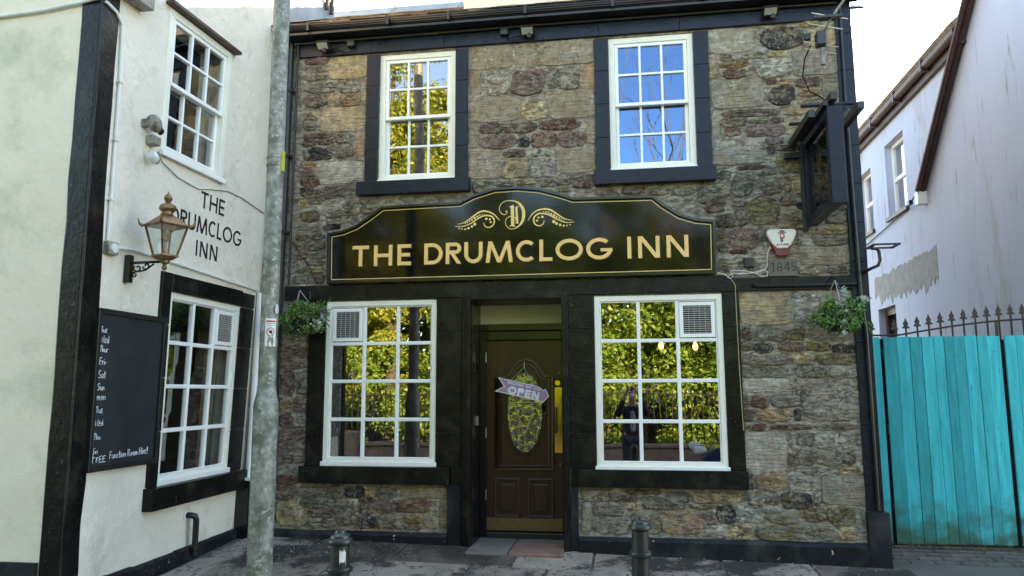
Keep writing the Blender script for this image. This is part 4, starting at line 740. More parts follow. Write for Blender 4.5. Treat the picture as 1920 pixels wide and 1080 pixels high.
# lit lamps inside the right room
for x, y, z in ((.35, 1.6, 2.02), (.72, 1.5, 2.0)):
    t = thing('pendant_lamp', (x, y, z), 'bare warm pendant bulb glowing %s in the room behind the right window' % ('on the left' if x < .5 else 'on the right'), 'lamp', 'pendant bulbs inside')
    link(MB().lathe([(.002, z-.045), (.025, z-.03), (.03, z), (.018, z+.035), (.012, z+.05)], x, y, 14), 'bulb', M['bulb'], t)
    link(MB().tube([(x, y, z+.05), (x, y, 2.56)], .004, 6), 'flex', M['cabled'], t)
# ================================================================== LEFT BUILDING
lb = thing('rendered_building', (-4.4, -2.5, .0), 'left building with pale green front, white lettered side wall and black painted corner', 'building')
MARG_L = (-1.48, -.355, .765, 2.33); UPL = (-1.745, -.845, 3.425, 4.68)
def fine_wall(us, vs_, holes, d0, d1): return MB().grid_wall(us, vs_, holes, d0, d1)
lw = link(fine_wall([-2.315+i*.1 for i in range(0, 35)], [.0+.25*i for i in range(0, 33)], [MARG_L, UPL], 0, -.30), 'side_wall', M['white'], lb, LEFT)
b = fine_wall([-2.5, -2.316], [-.3+.3*i for i in range(28)], [], .012, -.13)
rp = random.Random(4); b.v = [(u+(rp.uniform(-.012, .012) if u > -2.4 else 0), v, d+(rp.uniform(-.004, .008) if d > 0 else 0)) for u, v, d in b.v]
link(b, 'painted_corner', M['black'], lb, LEFT, bevel=.012)
fw_ = link(MB().box(-9.5, -3.893, -.4, 8.0, -.30, 0), 'front_wall', M['green'], lb, FRONTL)
b = fine_wall([-3.895, -3.739], [-.3+.3*i for i in range(28)], [], -.10, .008)
b.v = [(u+(rp.uniform(-.008, .008) if u < -3.8 else 0), v, d) for u, v, d in b.v]
link(b, 'painted_corner', M['black'], lb, FRONTL, bevel=.010)
link(MB().box(-9.5, -3.90, -.4, .395, .0, .018), 'front_plinth', M['plinth'], lb, FRONTL, bevel=.006)
link(MB().box(-9.5, -3.9, 1.1, 1.3, -.3, 8.0), 'rear_wall', M['white'], lb)
link(MB().box(-9.5, -3.4, -2.5, 1.3, 8.0, 8.1), 'roof', M['slate'], lb)
b = MB(); n = 8
for i in range(n):
    u0, u1 = -2.31+2.31*i/n+.0004, -2.31+2.31*(i+1)/n; t0 = .205+rp.uniform(-.008, .008)
    b.add([(u0, -.35, -.02), (u1, -.35, -.02), (u0, -.35, .05), (u1, -.35, .05), (u0, t0-.02, .045), (u1, t0-.02, .045), (u0, t0, .02), (u1, t0, .02), (u0, t0, -.02), (u1, t0, -.02)],
          [(2, 3, 5, 4), (4, 5, 7, 6), (6, 7, 9, 8), (0, 2, 4, 6, 8), (1, 9, 7, 5, 3), (0, 1, 3, 2)])
link(b, 'side_plinth', M['plinth'], lb, LEFT)
# interior shell
for (z0, z1) in ((.06, 2.9), (3.0, 5.4)):
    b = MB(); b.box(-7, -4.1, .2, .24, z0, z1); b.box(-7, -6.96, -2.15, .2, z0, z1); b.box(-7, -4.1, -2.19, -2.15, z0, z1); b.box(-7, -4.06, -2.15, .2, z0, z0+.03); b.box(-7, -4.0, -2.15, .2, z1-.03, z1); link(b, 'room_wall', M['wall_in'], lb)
# lower window with black margins
def lblk(u0, u1, v0, v1, d, name='margin_block'): link(MB().box(u0, u1, v0, v1, -.02, d), name, M['black'], lb, LEFT, bevel=.008)
for i in range(4): lblk(-1.615, -1.482, .768+i*.43, .768+(i+1)*.43-.003, .022)
for i in range(4): lblk(-.353, -.12, .768+i*.39, .768+(i+1)*.39-.003, .022)
lblk(-1.482, -.353, 2.332, 2.483, .024); lblk(-.352, -.12, 2.332, 2.47, .023)
lblk(-1.635, -.06, .59, .765, .085, 'window_sill')
wl = casement(lb, MARG_L, 3, 4, LEFT, .0, (2, 3)); wl['label'] = 'ground floor side window with a vent in its top right pane'
wu = sash(lb, UPL, LEFT, .012, 'glass', .065); wu['label'] = 'upper sash window in the white side wall'
link(MB().box(-1.80, -.79, 4.685, 4.715, -.0, .075), 'window_hood', M['oxide'], lb, LEFT, bevel=.003)
for (u0, u1, v0, v1) in ((-1.70, -1.45, 3.45, 4.6), (-1.05, -.88, 3.45, 4.6)):
    b = MB(); n = 24
    pts = [(u0+(u1-u0)*i/n, -.17+.018*math.sin(i*1.9)) for i in range(n+1)]
    b.add([(u, v, d) for v in (v0, v1) for u, d in pts], [(i, i+1, n+2+i, n+1+i) for i in range(n)], True); link(b, 'curtain', M['curtain'], lb, LEFT, recalc=False)
for (u0, u1) in ((-.62, -.40), ):
    b = MB(); n = 24
    pts = [(u0+(u1-u0)*i/n, -.17+.015*math.sin(i*1.9)) for i in range(n+1)]
    b.add([(u, v, d) for v in (.8, 1.9) for u, d in pts], [(i, i+1, n+2+i, n+1+i) for i in range(n)], True); link(b, 'curtain', M['wall_in'], lb, LEFT, recalc=False)
# lead flashing over the roof junction and the red pipes at the end of the wall
b = MB(); b.add([(.02, 5.24, .012), (1.08, 5.98, .012), (1.08, 6.22, .012), (.45, 5.86, .012), (.02, 5.55, .012)], [(0, 1, 2, 3, 4)]); link(b, 'lead_flashing', M['lead'], lb, LEFT, recalc=False)
b = MB(); b.add([RF(-3.62, .02, .035), RF(-3.28, .02, .035), RF(-3.30, .36, .035), RF(-3.62, .40, .035)], [(0, 1, 2, 3)]); link(b, 'lead_flashing', M['lead'], lb, recalc=False)
for u in (.86, .98): pipe(lb, [(u, 6.0, .03), (u, 8.0, .03)], .022, 'oxide', 'vent_pipe', LEFT)
# cables and conduit on the left building: things fixed on it
cd = thing('white_conduit', (LX(-2.27, 2.6), -2.27, 2.6), 'white conduit running down beside the black corner to a junction box', 'conduit')
link(MB().tube([(-2.275, 2.58, .018), (-2.272, 3.2, .018), (-2.272, 3.9, .018), (-2.29, 4.25, .02), (-2.36, 4.32, .02), (-2.47, 4.345, .02)], .013, 8), 'conduit_pipe', M['plasticw'], cd, LEFT)
link(MB().tube([(-3.72, 4.345, .035), (-3.86, 4.33, .02), (-4.2, 4.29, .02), (-4.8, 4.26, .02)], .013, 8), 'conduit_pipe', M['plasticw'], cd, FRONTL)
for z in (2.9, 3.35, 3.8): link(MB().box(-2.295, -2.252, z, z+.015, 0, .036), 'conduit_clip', M['plasticw'], cd, LEFT)
link(MB().box(-2.30, -2.19, 2.50, 2.60, 0, .05), 'junction_box', M['dirtyplastic'], cd, LEFT, bevel=.012)
link(MB().lathe([(.001, .001), (.036, .001), (.034, .012), (.001, .012)], -2.245, 2.55, 16), 'box_lid', M['plasticw'], cd, lambda u, v, d: LEFT(u, v, d+.049))
link(MB().tube([(-2.19, 2.565, .02), (-2.0, 2.585, .02), (-1.4, 2.57, .018), (-.6, 2.54, .018), (-.07, 2.525, .018)], .012, 8), 'conduit_pipe', M['plasticw'], cd, LEFT)
cb = thing('corner_board', (LX(-2.2, 4.5), -2.2, 4.5), 'end of a weathered grey eaves board at the top left corner', 'board')
link(MB().box(-2.36, -2.08, 4.46, 4.75, .0, .12), 'board_end', M['dirtyplastic'], cb, LEFT, bevel=.01)
# wall lettering
def place(u0, v0, Mp): return lambda u, v, d: Mp(u0+u, v0+v, d)
class Glyph(MB):
    k = 0
    def __init__(s, d0, d1): super().__init__(); s.d0, s.d1, s.n = d0, d1, 0
    def _d(s): s.n += 1; return s.d1+s.n*.00025
    def bar(s, x0, x1, y0, y1): s.box(min(x0, x1), max(x0, x1), min(y0, y1), max(y0, y1), s.d0, s._d()); return s
    def diag(s, x0, y0, x1, y1, w_): # horizontally cut slanted bar
        s.poly([(x0-w_/2, y0), (x0+w_/2, y0), (x1+w_/2, y1), (x1-w_/2, y1)], s.d0, s._d()); return s
    def arc(s, cx, cy, rx, ry, a0, a1, t, n=22):
        d = s._d(); o = [(cx+rx*math.cos(R(a0+(a1-a0)*i/n)), cy+ry*math.sin(R(a0+(a1-a0)*i/n))) for i in range(n+1)]
        q = [(cx+(rx-t)*math.cos(R(a0+(a1-a0)*i/n)), cy+(ry-t)*math.sin(R(a0+(a1-a0)*i/n))) for i in range(n+1)]
        m = n+1; vs = [(p[0], p[1], e) for e in (s.d0, d) for p in o+q]
        fs = []
        for i in range(n):
            A, B, C_, D_ = i, i+1, m+i+1, m+i; k = 2*m
            fs += [(A, D_, C_, B), (k+A, k+B, k+C_, k+D_), (A, B, k+B, k+A), (D_, k+D_, k+C_, C_)]
        fs += [(0, 2*m, 3*m, m), (m-1, 2*m-1, 4*m-1, 3*m-1)]
        s.add(vs, fs); return s
def glyph(ch, h, w_, t, d0, d1):
    g = Glyph(d0, d1); r = h/2
    if ch == 'T': g.bar(0, w_, h-t, h).bar(w_/2-t/2, w_/2+t/2, 0, h-t)
    elif ch == 'H': g.bar(0, t, 0, h).bar(w_-t, w_, 0, h).bar(t, w_-t, r-t/2, r+t/2)
    elif ch == 'E': g.bar(0, t, 0, h).bar(t, w_, h-t, h).bar(t, w_*.92, r-t/2, r+t/2).bar(t, w_, 0, t)
    elif ch == 'L': g.bar(0, t, 0, h).bar(t, w_, 0, t)
    elif ch == 'I': g.bar(0, t, 0, h)
    elif ch == 'D': g.bar(0, t, 0, h).bar(t, w_-r, h-t, h).bar(t, w_-r, 0, t).arc(max(w_-r, t), r, min(r, w_-t), r, -90, 90, t)
    elif ch in 'RPB':
        q = h*.27; g.bar(0, t, 0, h).bar(t, w_-q-.0, h-t, h).bar(t, w_-q, h-2*q, h-2*q+t).arc(w_-q, h-q, q, q, -90, 90, t)
        if ch == 'R': g.diag(w_-t*.55, 0, w_*.45, h-2*q, t*1.15)
    elif ch == 'U': q = w_/2; g.bar(0, t, q, h).bar(w_-t, w_, q, h).arc(q, q, q, q, 180, 360, t)
    elif ch == 'M': g.diag(t*.5, 0, w_*.17, h, t*1.02).diag(w_-t*.5, 0, w_*.83, h, t*1.02).diag(w_*.17, h, w_/2, h*.0, t*1.02).diag(w_*.83, h, w_/2, h*.0, t*1.02)
    elif ch == 'W': g.diag(t*.5, h, w_*.28, 0, t*1.02).diag(w_-t*.5, h, w_*.72, 0, t*1.02).diag(w_*.28, 0, w_/2, h, t*1.02).diag(w_*.72, 0, w_/2, h, t*1.02)
    elif ch == 'N': g.bar(0, t, 0, h).bar(w_-t, w_, 0, h).diag(t*.6, h, w_-t*.6, 0, t*1.25)
    elif ch == 'A': g.diag(t*.5, 0, w_/2, h, t*1.05).diag(w_-t*.5, 0, w_/2, h, t*1.05).bar(w_*.22, w_*.78, h*.24, h*.24+t*.9)
    elif ch == 'C': g.arc(w_*.53, r, w_*.53, r, 48, 312, t)
    elif ch == 'G': g.arc(w_*.5, r, w_*.5, r, 45, 352, t).bar(w_*.55, w_, r-t*.8, r+t*.05)
    elif ch == 'O': g.arc(w_/2, r, w_/2, r, 0, 360, t, 34)
    elif ch == 'S': g.arc(w_/2, h*.73, w_*.46, h*.27, 30, 270, t).arc(w_/2, h*.27+t*.5, w_*.5, h*.27+t*.5, 90, -150, t)
    elif ch == '1': g.bar(w_*.4, w_*.4+t, 0, h).diag(w_*.12, h*.78, w_*.4, h*.98, t*.8).bar(w_*.2, w_*.8, 0, t*.5)
    elif ch == '8': g.arc(w_/2, h*.72, w_*.40, h*.28, 0, 360, t*.8).arc(w_/2, h*.27, w_*.5, h*.27, 0, 360, t)
    elif ch == '4': g.bar(w_*.62, w_*.62+t, 0, h).bar(0, w_, h*.28, h*.28+t*.6).diag(t*.4, h*.30, w_*.62, h*.98, t*.7)
    elif ch == '5': g.bar(w_*.15, w_*.9, h-t*.7, h).bar(w_*.12, w_*.12+t*.6, h*.52, h-t*.6).arc(w_*.45, h*.31, w_*.5, h*.31, 130, -140, t)
    return g
WD = dict(T=.62, H=.68, E=.50, D=.70, R=.58, U=.68, M=1.0, C=.74, L=.47, O=.98, G=.94, I=.13, N=.74, P=.56, A=.8, S=.5, W=1.1, B=.56)
def word(text, u0, u1, v0, h, t, par, mt, Mp, d0, d1, name='letter', edge=None, sp=.15, wscale=1):
    tot = sum(WD[c] for c in text)+sp*(len(text)-1); k = (u1-u0)/(tot*h); u = u0
    for c in text:
        w_ = WD[c]*h*k if c != 'I' else t
        if c in 'O': pass
        o = link(glyph(c, h, w_, t, d0, d1), name, M[mt], par, place(u, v0, Mp))
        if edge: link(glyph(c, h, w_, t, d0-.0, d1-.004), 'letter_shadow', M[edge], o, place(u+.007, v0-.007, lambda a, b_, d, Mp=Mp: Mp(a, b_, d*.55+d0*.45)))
        u += (WD[c]+sp)*h*k
wt = thing('painted_wall_lettering', (LX(-1, 2.9), -1, 2.68), 'black capital lettering THE DRUMCLOG INN on the white side wall', 'lettering')
word('THE', -1.14, -.765, 3.127, .148, .021, wt, 'ink', LEFT, .0005, .003)
word('DRUMCLOG', -1.545, -.43, 2.898, .148, .021, wt, 'ink', LEFT, .0005, .003, sp=.12)
word('INN', -1.16, -.825, 2.69, .14, .021, wt, 'ink', LEFT, .0005, .003, sp=.25)

# ------------------------------------------------------------------ chalkboard
cbd = thing('chalkboard', (LX(-1.95, .96), -1.95, .96), 'tall black framed chalkboard listing days in white chalk on the white side wall', 'chalkboard')
link(MB().box(-2.32, -1.575, .985, 2.08, .012, .03), 'board_panel', M['chalkboard'], cbd, LEFT)
link(MB().grid_wall([-2.345, -1.55], [.958, 2.105], [(-2.31, -1.585, 1.0, 2.065)], .01, .05), 'board_frame', M['blacksatin'], cbd, LEFT, bevel=.004)
# single-stroke hand lettering: strokes in a 1-high box, (advance, strokes)
HW = {
 'T': (.62, [[(0, .95), (.55, 1)], [(.28, .97), (.26, 0)]]), 'W': (.85, [[(0, 1), (.15, 0), (.38, .7), (.55, 0), (.8, 1)]]), 'F': (.6, [[(.1, 0), (.08, .95), (.5, 1)], [(.08, .5), (.42, .55)]]),
 'S': (.6, [[(.5, .9), (.25, 1), (.05, .8), (.2, .55), (.45, .4), (.4, .1), (.15, 0), (0, .12)]]), 'M': (.8, [[(0, 0), (.1, .6), (.3, .25), (.5, .65), (.65, 0)]]),
 'R': (.65, [[(.05, 0), (.05, 1), (.4, .95), (.42, .6), (.08, .5), (.5, 0)]]), 'H': (.65, [[(.05, 0), (.05, 1)], [(.5, 0), (.5, 1)], [(.05, .5), (.5, .52)]]),
 'u': (.5, [[(0, .55), (.05, .05), (.3, .02), (.38, .55), (.40, 0)]]), 'e': (.5, [[(.05, .3), (.4, .38), (.3, .6), (.08, .5), (.03, .15), (.2, 0), (.42, .12)]]), 'E': (.55, [[(.45, .62), (.1, .6), (.08, 0), (.48, .02)], [(.08, .32), (.4, .33)]]),
 'd': (.52, [[(.35, .5), (.1, .5), (.02, .2), (.15, 0), (.35, .12), (.38, 1), (.42, 0)]]), 'h': (.5, [[(.03, 1), (.03, 0), (.08, .4), (.3, .5), (.36, 0)]]), 'r': (.4, [[(.02, .55), (.05, 0), (.08, .4), (.32, .52)]]),
 'i': (.22, [[(.08, .5), (.08, 0)], [(.08, .72), (.1, .76)]]), 'a': (.5, [[(.35, .5), (.1, .5), (.02, .2), (.15, 0), (.33, .15), (.36, .5), (.4, 0)]]), 't': (.4, [[(.15, .9), (.15, .05), (.32, .02)], [(0, .6), (.34, .62)]]),
 'n': (.5, [[(.02, .5), (.04, 0), (.08, .4), (.3, .5), (.36, 0)]]), 'o': (.5, [[(.2, .5), (.03, .25), (.2, 0), (.4, .25), (.2, .5)]]), 'm': (.7, [[(.02, .5), (.03, 0), (.08, .42), (.25, .5), (.28, 0), (.34, .42), (.5, .5), (.56, 0)]]),
 'c': (.42, [[(.35, .45), (.15, .5), (.02, .22), (.15, 0), (.36, .08)]]), '!': (.25, [[(.1, 1), (.08, .3)], [(.07, .05), (.09, .02)]]), '-': (.3, [[(0, .3), (.25, .32)]]), ' ': (.3, [])}
rh = random.Random(9)
def hand(text, u, v, h, par, Mp, slope=0, wd=.006, d=.0305):
    b = MB(); k = 0; u_ = u
    for c in text:
        adv, st = HW[c]
        for s_ in st:
            k += 1; b.ribbon([(u_+p[0]*h+rh.uniform(-.001, .001), v+(u_-u)*slope+p[1]*h+rh.uniform(-.001, .001)) for p in s_], wd, d, d+.0004+.0002*k)
        u_ += adv*h
    link(b, 'chalk_writing', M['chalk'], par, Mp)
for i, (tx, v, u, h) in enumerate((('TuE', 1.935, -2.295, .05), ('WEd', 1.862, -2.295, .06), ('Thur', 1.795, -2.295, .055), ('Fri-', 1.705, -2.29, .062), ('Sat', 1.61, -2.29, .066), ('Sun', 1.525, -2.288, .058), ('mon', 1.455, -2.288, .07), ('TuE', 1.365, -2.288, .055), ('WEd', 1.275, -2.288, .055), ('Thu', 1.18, -2.288, .052), ('Fri', 1.08, -2.285, .05))):
    hand(tx, u, v, h*.82, cbd, LEFT, wd=.0052 if i < 8 else .004)
hand('FrEE', -2.29, .985+.035, .068, cbd, LEFT, .0, .0055); hand('Function Room HirE!', -2.11, 1.035, .052, cbd, LEFT, .012, .0052)
link(MB().poly([(-2.30, 1.04), (-2.24, 1.03), (-2.20, 1.12), (-2.23, 1.25), (-2.27, 1.27), (-2.30, 1.2)], .0302, .0306), 'chalk_smear', M['smear'], cbd, LEFT)
for (a, c, z) in ((-1.98, -1.7, 1.635), (-1.9, -1.80, 1.545), (-2.2, -2.0, 1.61), (-2.1, -1.75, 1.90), (-2.12, -1.9, 1.44), (-2.0, -1.7, 1.33), (-1.95, -1.72, 1.75)): link(MB().poly([(a, z), (c, z+.003), (c, z+.012), (a, z+.010)], .0302, .0306), 'chalk_smear', M['smear'], cbd, LEFT)

# ------------------------------------------------------------------ camera, sensor, box on the side wall
t = thing('security_camera', (LX(-1.9, 3.55), -1.9, 3.55), 'grey domed security camera above the small box on the white wall', 'camera')
b = MB().lathe([(.001, -.06), (.04, -.056), (.057, -.03), (.058, .02), (.045, .05), (.025, .066), (.001, .068)], 0, 0, 18); link(b, 'camera_housing', M['dirtyplastic'], t, lambda u, v, d: LEFT(-1.945+d*.75+v*.0, 3.60+v-d*.35, .085+u))
link(MB().lathe([(.001, 0), (.028, 0), (.03, .03), (.001, .03)], 0, 0, 14), 'camera_lens', M['blackpl'], t, lambda u, v, d: LEFT(-1.885+d*.75, 3.572+v-d*.35, .085+u))
link(MB().box(-1.99, -1.93, 3.57, 3.63, 0, .05), 'camera_mount', M['dirtyplastic'], t, LEFT, bevel=.006)
t = thing('junction_box', (LX(-1.84, 3.44), -1.84, 3.44), 'small grey square box between the camera and the white sensor', 'box')
link(MB().box(-1.925, -1.835, 3.445, 3.52, 0, .07), 'box_body', M['dirtyplastic'], t, LEFT, bevel=.01); link(MB().box(-1.92, -1.84, 3.45, 3.515, .0705, .078), 'box_lid', M['dirtyplastic'], t, LEFT, bevel=.005)
t = thing('motion_sensor', (LX(-1.86, 3.3), -1.86, 3.3), 'round white sensor below the small grey box on the white wall', 'sensor')
link(MB().lathe([(.001, -.04), (.03, -.037), (.043, -.01), (.043, .025), (.028, .043), (.001, .045)], 0, 0, 18), 'sensor_shell', M['plasticw'], t, lambda u, v, d: LEFT(-1.915+d*.75, 3.34+v-d*.3, .07+u))
link(MB().lathe([(.001, 0), (.03, 0), (.028, .012), (.001, .014)], 0, 0, 14), 'sensor_window', M['plastic'], t, lambda u, v, d: LEFT(-1.87+d*.75, 3.325+v-d*.3, .07+u))
cbw = link(MB().tube([(-1.80, 3.42, .02), (-1.72, 3.36, .015), (-1.5, 3.29, .012), (-1.2, 3.27, .012), (-1.0, 3.32, .012), (-.75, 3.37, .012), (-.5, 3.37, .012), (-.25, 3.34, .012), (-.06, 3.32, .012)], .0036, 6), 'black_cable', M['cabled'], None, LEFT)
tag(cbw, 'thin dark cable sagging across the white wall above the lettering', 'cable')
# overflow pipe
t = thing('waste_pipe', (LX(-.95, .1), -.95, .1), 'short black bent waste pipe low on the white side wall', 'pipe')
link(MB().tube([(-1.0, .47, .0), (-1.0, .47, .05), (-.98, .46, .075), (-.965, .43, .08), (-.96, .30, .08), (-.955, .13, .08)], .026, 12), 'pipe_run', M['blacksatin'], t, LEFT)
link(MB().lathe([(.03, .0), (.045, 0), (.045, .012), (.03, .014)], -1.0, .47, 16), 'pipe_collar', M['plasticw'], t, LEFT); link(MB().lathe([(.027, .17), (.033, .175), (.033, .21), (.027, .215)], -.957, .08, 14, 'b'), 'pipe_joint', M['blacksatin'], t, lambda u, v, d: LEFT(u, v, d))
# tall black box in the corner
t = thing('downpipe_box', (-3.74, -.06, .07), 'tall black downpipe casing in the corner with a pale lip on top', 'pipe casing')
link(MB().box(-3.80, -3.66, -.14, -.04, .05, .66), 'casing', M['gloss'], t, bevel=.006); link(MB().box(-3.815, -3.645, -.15, -.035, .662, .69), 'casing_lip', M['plasticw'], t, bevel=.006)
link(MB().tube([(-3.70, -.07, .69), (-3.69, -.05, 1.6), (-3.67, -.05, 2.5)], .035, 12), 'casing_pipe', M['upvc'], t)

# ------------------------------------------------------------------ lantern on bracket
ln = thing('wall_lantern', (-3.74, -2.04, 2.43), 'copper coloured four sided gas style lantern on a black scrolled bracket', 'lantern')
wx = LX(-2.04, 2.43); ly = -2.04
link(MB().box(wx, wx+.05, ly-.025, ly+.025, 2.325, 2.535), 'bracket_plate', M['gloss'], ln, bevel=.006)
link(MB().tube([(wx+.05, ly, 2.475), (wx+.2, ly, 2.478), (-3.40, ly, 2.478)], .011, 8), 'bracket_arm', M['gloss'], ln)
b = MB()
def spiral(cx, cz, r0, r1, a0, a1, n=18): return [(cx+(r0+(r1-r0)*i/n)*math.cos(a0+(a1-a0)*i/n), ly, cz+(r0+(r1-r0)*i/n)*math.sin(a0+(a1-a0)*i/n)) for i in range(n+1)]
b.tube(spiral(wx+.10, 2.435, .035, .008, 2.6, 9.0), .007, 6); b.tube(spiral(wx+.17, 2.45, .03, .008, 3.3, 9.6), .007, 6); b.tube([(wx+.05, ly, 2.34), (wx+.06, ly, 2.39), (wx+.085, ly, 2.41), (wx+.13, ly, 2.412), (wx+.17, ly, 2.42), (wx+.23, ly, 2.462)], .0075, 6); b.tube(spiral(wx+.08, 2.385, .022, .006, 1.5, 7.5), .006, 6)
link(b, 'bracket_scroll', M['gloss'], ln)
lx = -3.425; z = 2.43
link(MB().lathe([(.001, z-.02), (.012, z-.018), (.02, z), (.012, z+.02), (.016, z+.03), (.032, z+.035), (.034, z+.055), (.02, z+.06)], lx, ly, 18), 'lantern_pendant', M['copper'], ln)
def frustum(mb, r0, z0, r1, z1, rot=R(45)):
    vs = [(lx+r*math.cos(rot+math.pi/2*k), ly+r*math.sin(rot+math.pi/2*k), zz) for r, zz in ((r0, z0), (r1, z1)) for k in range(4)]
    mb.add(vs, [(0, 1, 5, 4), (1, 2, 6, 5), (2, 3, 7, 6), (3, 0, 4, 7), (3, 2, 1, 0), (4, 5, 6, 7)])
ROT = R(45-24)
b = MB(); frustum(b, .05, z+.058, .088, z+.082, ROT); frustum(b, .098, z+.0825, .10, z+.095, ROT); link(b, 'lantern_base', M['copper'], ln, bevel=.002)
for k in range(4):
    a = ROT+math.pi/2*k; c, s_ = math.cos(a), math.sin(a)
    link(MB().tube([(lx+.083*c, ly+.083*s_, z+.096), (lx+.148*c, ly+.148*s_, z+.315)], .0085, 4), 'lantern_bar', M['copper'], ln)
    a2 = a+math.pi/2; q = [(lx+.08*c, ly+.08*s_, z+.097), (lx+.08*math.cos(a2), ly+.08*math.sin(a2), z+.097), (lx+.145*math.cos(a2), ly+.145*math.sin(a2), z+.314), (lx+.145*c, ly+.145*s_, z+.314)]
    bb = MB(); bb.add(q, [(0, 1, 2, 3)]); link(bb, 'lantern_pane', M['glassl'], ln, recalc=False)
    link(MB().tube([(lx+.165*c, ly+.165*s_, z+.315), (lx+.19*c, ly+.19*s_, z+.33), (lx+.205*c, ly+.205*s_, z+.375)], [.014, .011, .002], 6), 'corner_spike', M['copper'], ln)
b = MB(); frustum(b, .160, z+.310, .172, z+.322, ROT); frustum(b, .168, z+.3225, .055, z+.40, ROT); link(b, 'lantern_roof', M['copper'], ln, bevel=.003)
link(MB().lathe([(.052, z+.398), (.042, z+.405), (.04, z+.43), (.052, z+.433), (.062, z+.45), (.056, z+.475), (.03, z+.492), (.016, z+.50), (.022, z+.51), (.032, z+.53), (.024, z+.552), (.008, z+.57), (.004, z+.585)], lx, ly, 22), 'lantern_finial', M['copper'], ln)
link(MB().lathe([(.012, z+.096), (.013, z+.20), (.022, z+.21), (.024, z+.28), (.012, z+.30)], lx, ly, 14), 'lamp_tube', M['dirtyplastic'], ln)

# ================================================================== FASCIA SIGN
sg = thing('fascia_sign', (-1.07, -.06, 2.56), 'long glossy black pub sign reading THE DRUMCLOG INN in gold above the door', 'sign')
SIGN_OUT[0] = (-2.962, 2.572); SIGN_OUT[-1] = (.806, 2.572)
def smooth_out(pts, idx): return pts
inset = []
def offset(pts, d):
    out = []; n = len(pts)
    for i in range(n):
        p0, p1, p2 = Vector(pts[i-1]), Vector(pts[i]), Vector(pts[(i+1) % n]); e1 = (p1-p0).normalized(); e2 = (p2-p1).normalized()
        n1 = Vector((e1.y, -e1.x)); n2 = Vector((e2.y, -e2.x)); nn = (n1+n2); nn = nn.normalized()/max(.4, math.cos(n1.angle(n2)/2)) if nn.length > 0 else n1
        out.append((p1.x+nn.x*d, p1.y+nn.y*d))
    return out
def frame_strip(outer, inner_, d0, d1, name, mt, par, Mp):
    n = len(outer); vs = [(p[0], p[1], e) for e in (d0, d1) for p in outer+inner_]; fs = []
    for i in range(n):
        j = (i+1) % n; A, B, C_, D_ = i, j, n+j, n+i; k = 2*n
        fs += [(A, D_, C_, B), (k+A, k+B, k+C_, k+D_), (A, B, k+B, k+A), (D_, k+D_, k+C_, C_)]
    return link(MB().add(vs, fs), name, M[mt], par, Mp, bevel=.004)
so_ = [tuple(p) for p in SIGN_OUT]
area = sum(so_[i][0]*so_[(i+1) % len(so_)][1]-so_[(i+1) % len(so_)][0]*so_[i][1] for i in range(len(so_)))
sgn = 1 if area < 0 else -1
i1 = offset(so_, .028*sgn); i2 = offset(so_, .04*sgn); i3 = offset(so_, .048*sgn); ib = offset(so_, .01*sgn)
link(MB().poly(ib, .012, .062), 'sign_panel', M['signpaint'], sg, FAC)
frame_strip(so_, i1, .012, .085, 'sign_frame', 'gloss', sg, FAC)
frame_strip(i2, i3, .0622, .0635, 'gold_line', 'gold', sg, FAC)
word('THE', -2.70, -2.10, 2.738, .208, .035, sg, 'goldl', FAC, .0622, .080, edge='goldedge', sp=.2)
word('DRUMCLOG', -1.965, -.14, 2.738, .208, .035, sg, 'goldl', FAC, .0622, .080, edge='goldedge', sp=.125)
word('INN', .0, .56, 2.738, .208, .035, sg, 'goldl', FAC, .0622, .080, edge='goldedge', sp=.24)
def catm(pts, n=5):
    out = []; P = [pts[0]]+list(pts)+[pts[-1]]
    for i in range(1, len(P)-2):
        for k in range(n):
            t = k/n; out.append(tuple(.5*((2*P[i][j])+(-P[i-1][j]+P[i+1][j])*t+(2*P[i-1][j]-5*P[i][j]+4*P[i+1][j]-P[i+2][j])*t*t+(-P[i-1][j]+3*P[i][j]-3*P[i+1][j]+P[i+2][j])*t**3) for j in (0, 1)))
    out.append(tuple(pts[-1])); return out
eb = MB(); kk = 0
def em(nm, wf, cat=True):
    global kk
    kk += 1; p = catm(EMBLEM[nm]) if cat else EMBLEM[nm]; n = len(p); eb.ribbon(p, [wf(i/(n-1)) for i in range(n)], .0622, .0636+.0003*kk)
tap = lambda m, e=.15: (lambda t: m*(e+(1-e)*math.sin(math.pi*min(1, max(0, t)))))
em('D_outer', lambda t: .006+.026*math.exp(-((t-.53)/.10)**2)); em('wl1', tap(.017)); em('wl2', tap(.015, .3)); em('wr1', tap(.017)); em('wr2', tap(.015, .3))
em('bar1', lambda t: .032, 0); em('bar2', lambda t: .022, 0)
for nm in ('serif1', 'serif1b', 'serif2', 'serif2b', 'cross'): em(nm, lambda t: .008, 0)
link(eb, 'monogram', M['gold'], sg, FAC)
eb = MB()
for i, (x, z, r) in enumerate(EMBLEM_DOTS): eb.lathe([(.0005, .0622), (r*1.05, .0622), (r, .0645), (.0005, .0645)], x, z, 10)
link(eb, 'ornament_dots', M['gold'], sg, FAC, kind='stuff')
# small date plaque
pl = thing('date_plaque', (1.395, 0, 2.545), 'small carved dark stone plaque reading 1845 under the alarm box', 'plaque')
link(MB().box(1.270, 1.525, 2.54, 2.70, .0, .035), 'plaque_stone', mat('plaque_stone', (.13, .115, .09), .8, bump=.3), pl, FAC, bevel=.006)
u = 1.292
for c, w_ in (('1', .045), ('8', .055), ('4', .06), ('5', .052)): link(glyph(c, .085, w_, .011, .0352, .0365), 'numeral', M['ink'], pl, place(u, 2.585, FAC)); u += w_+.006
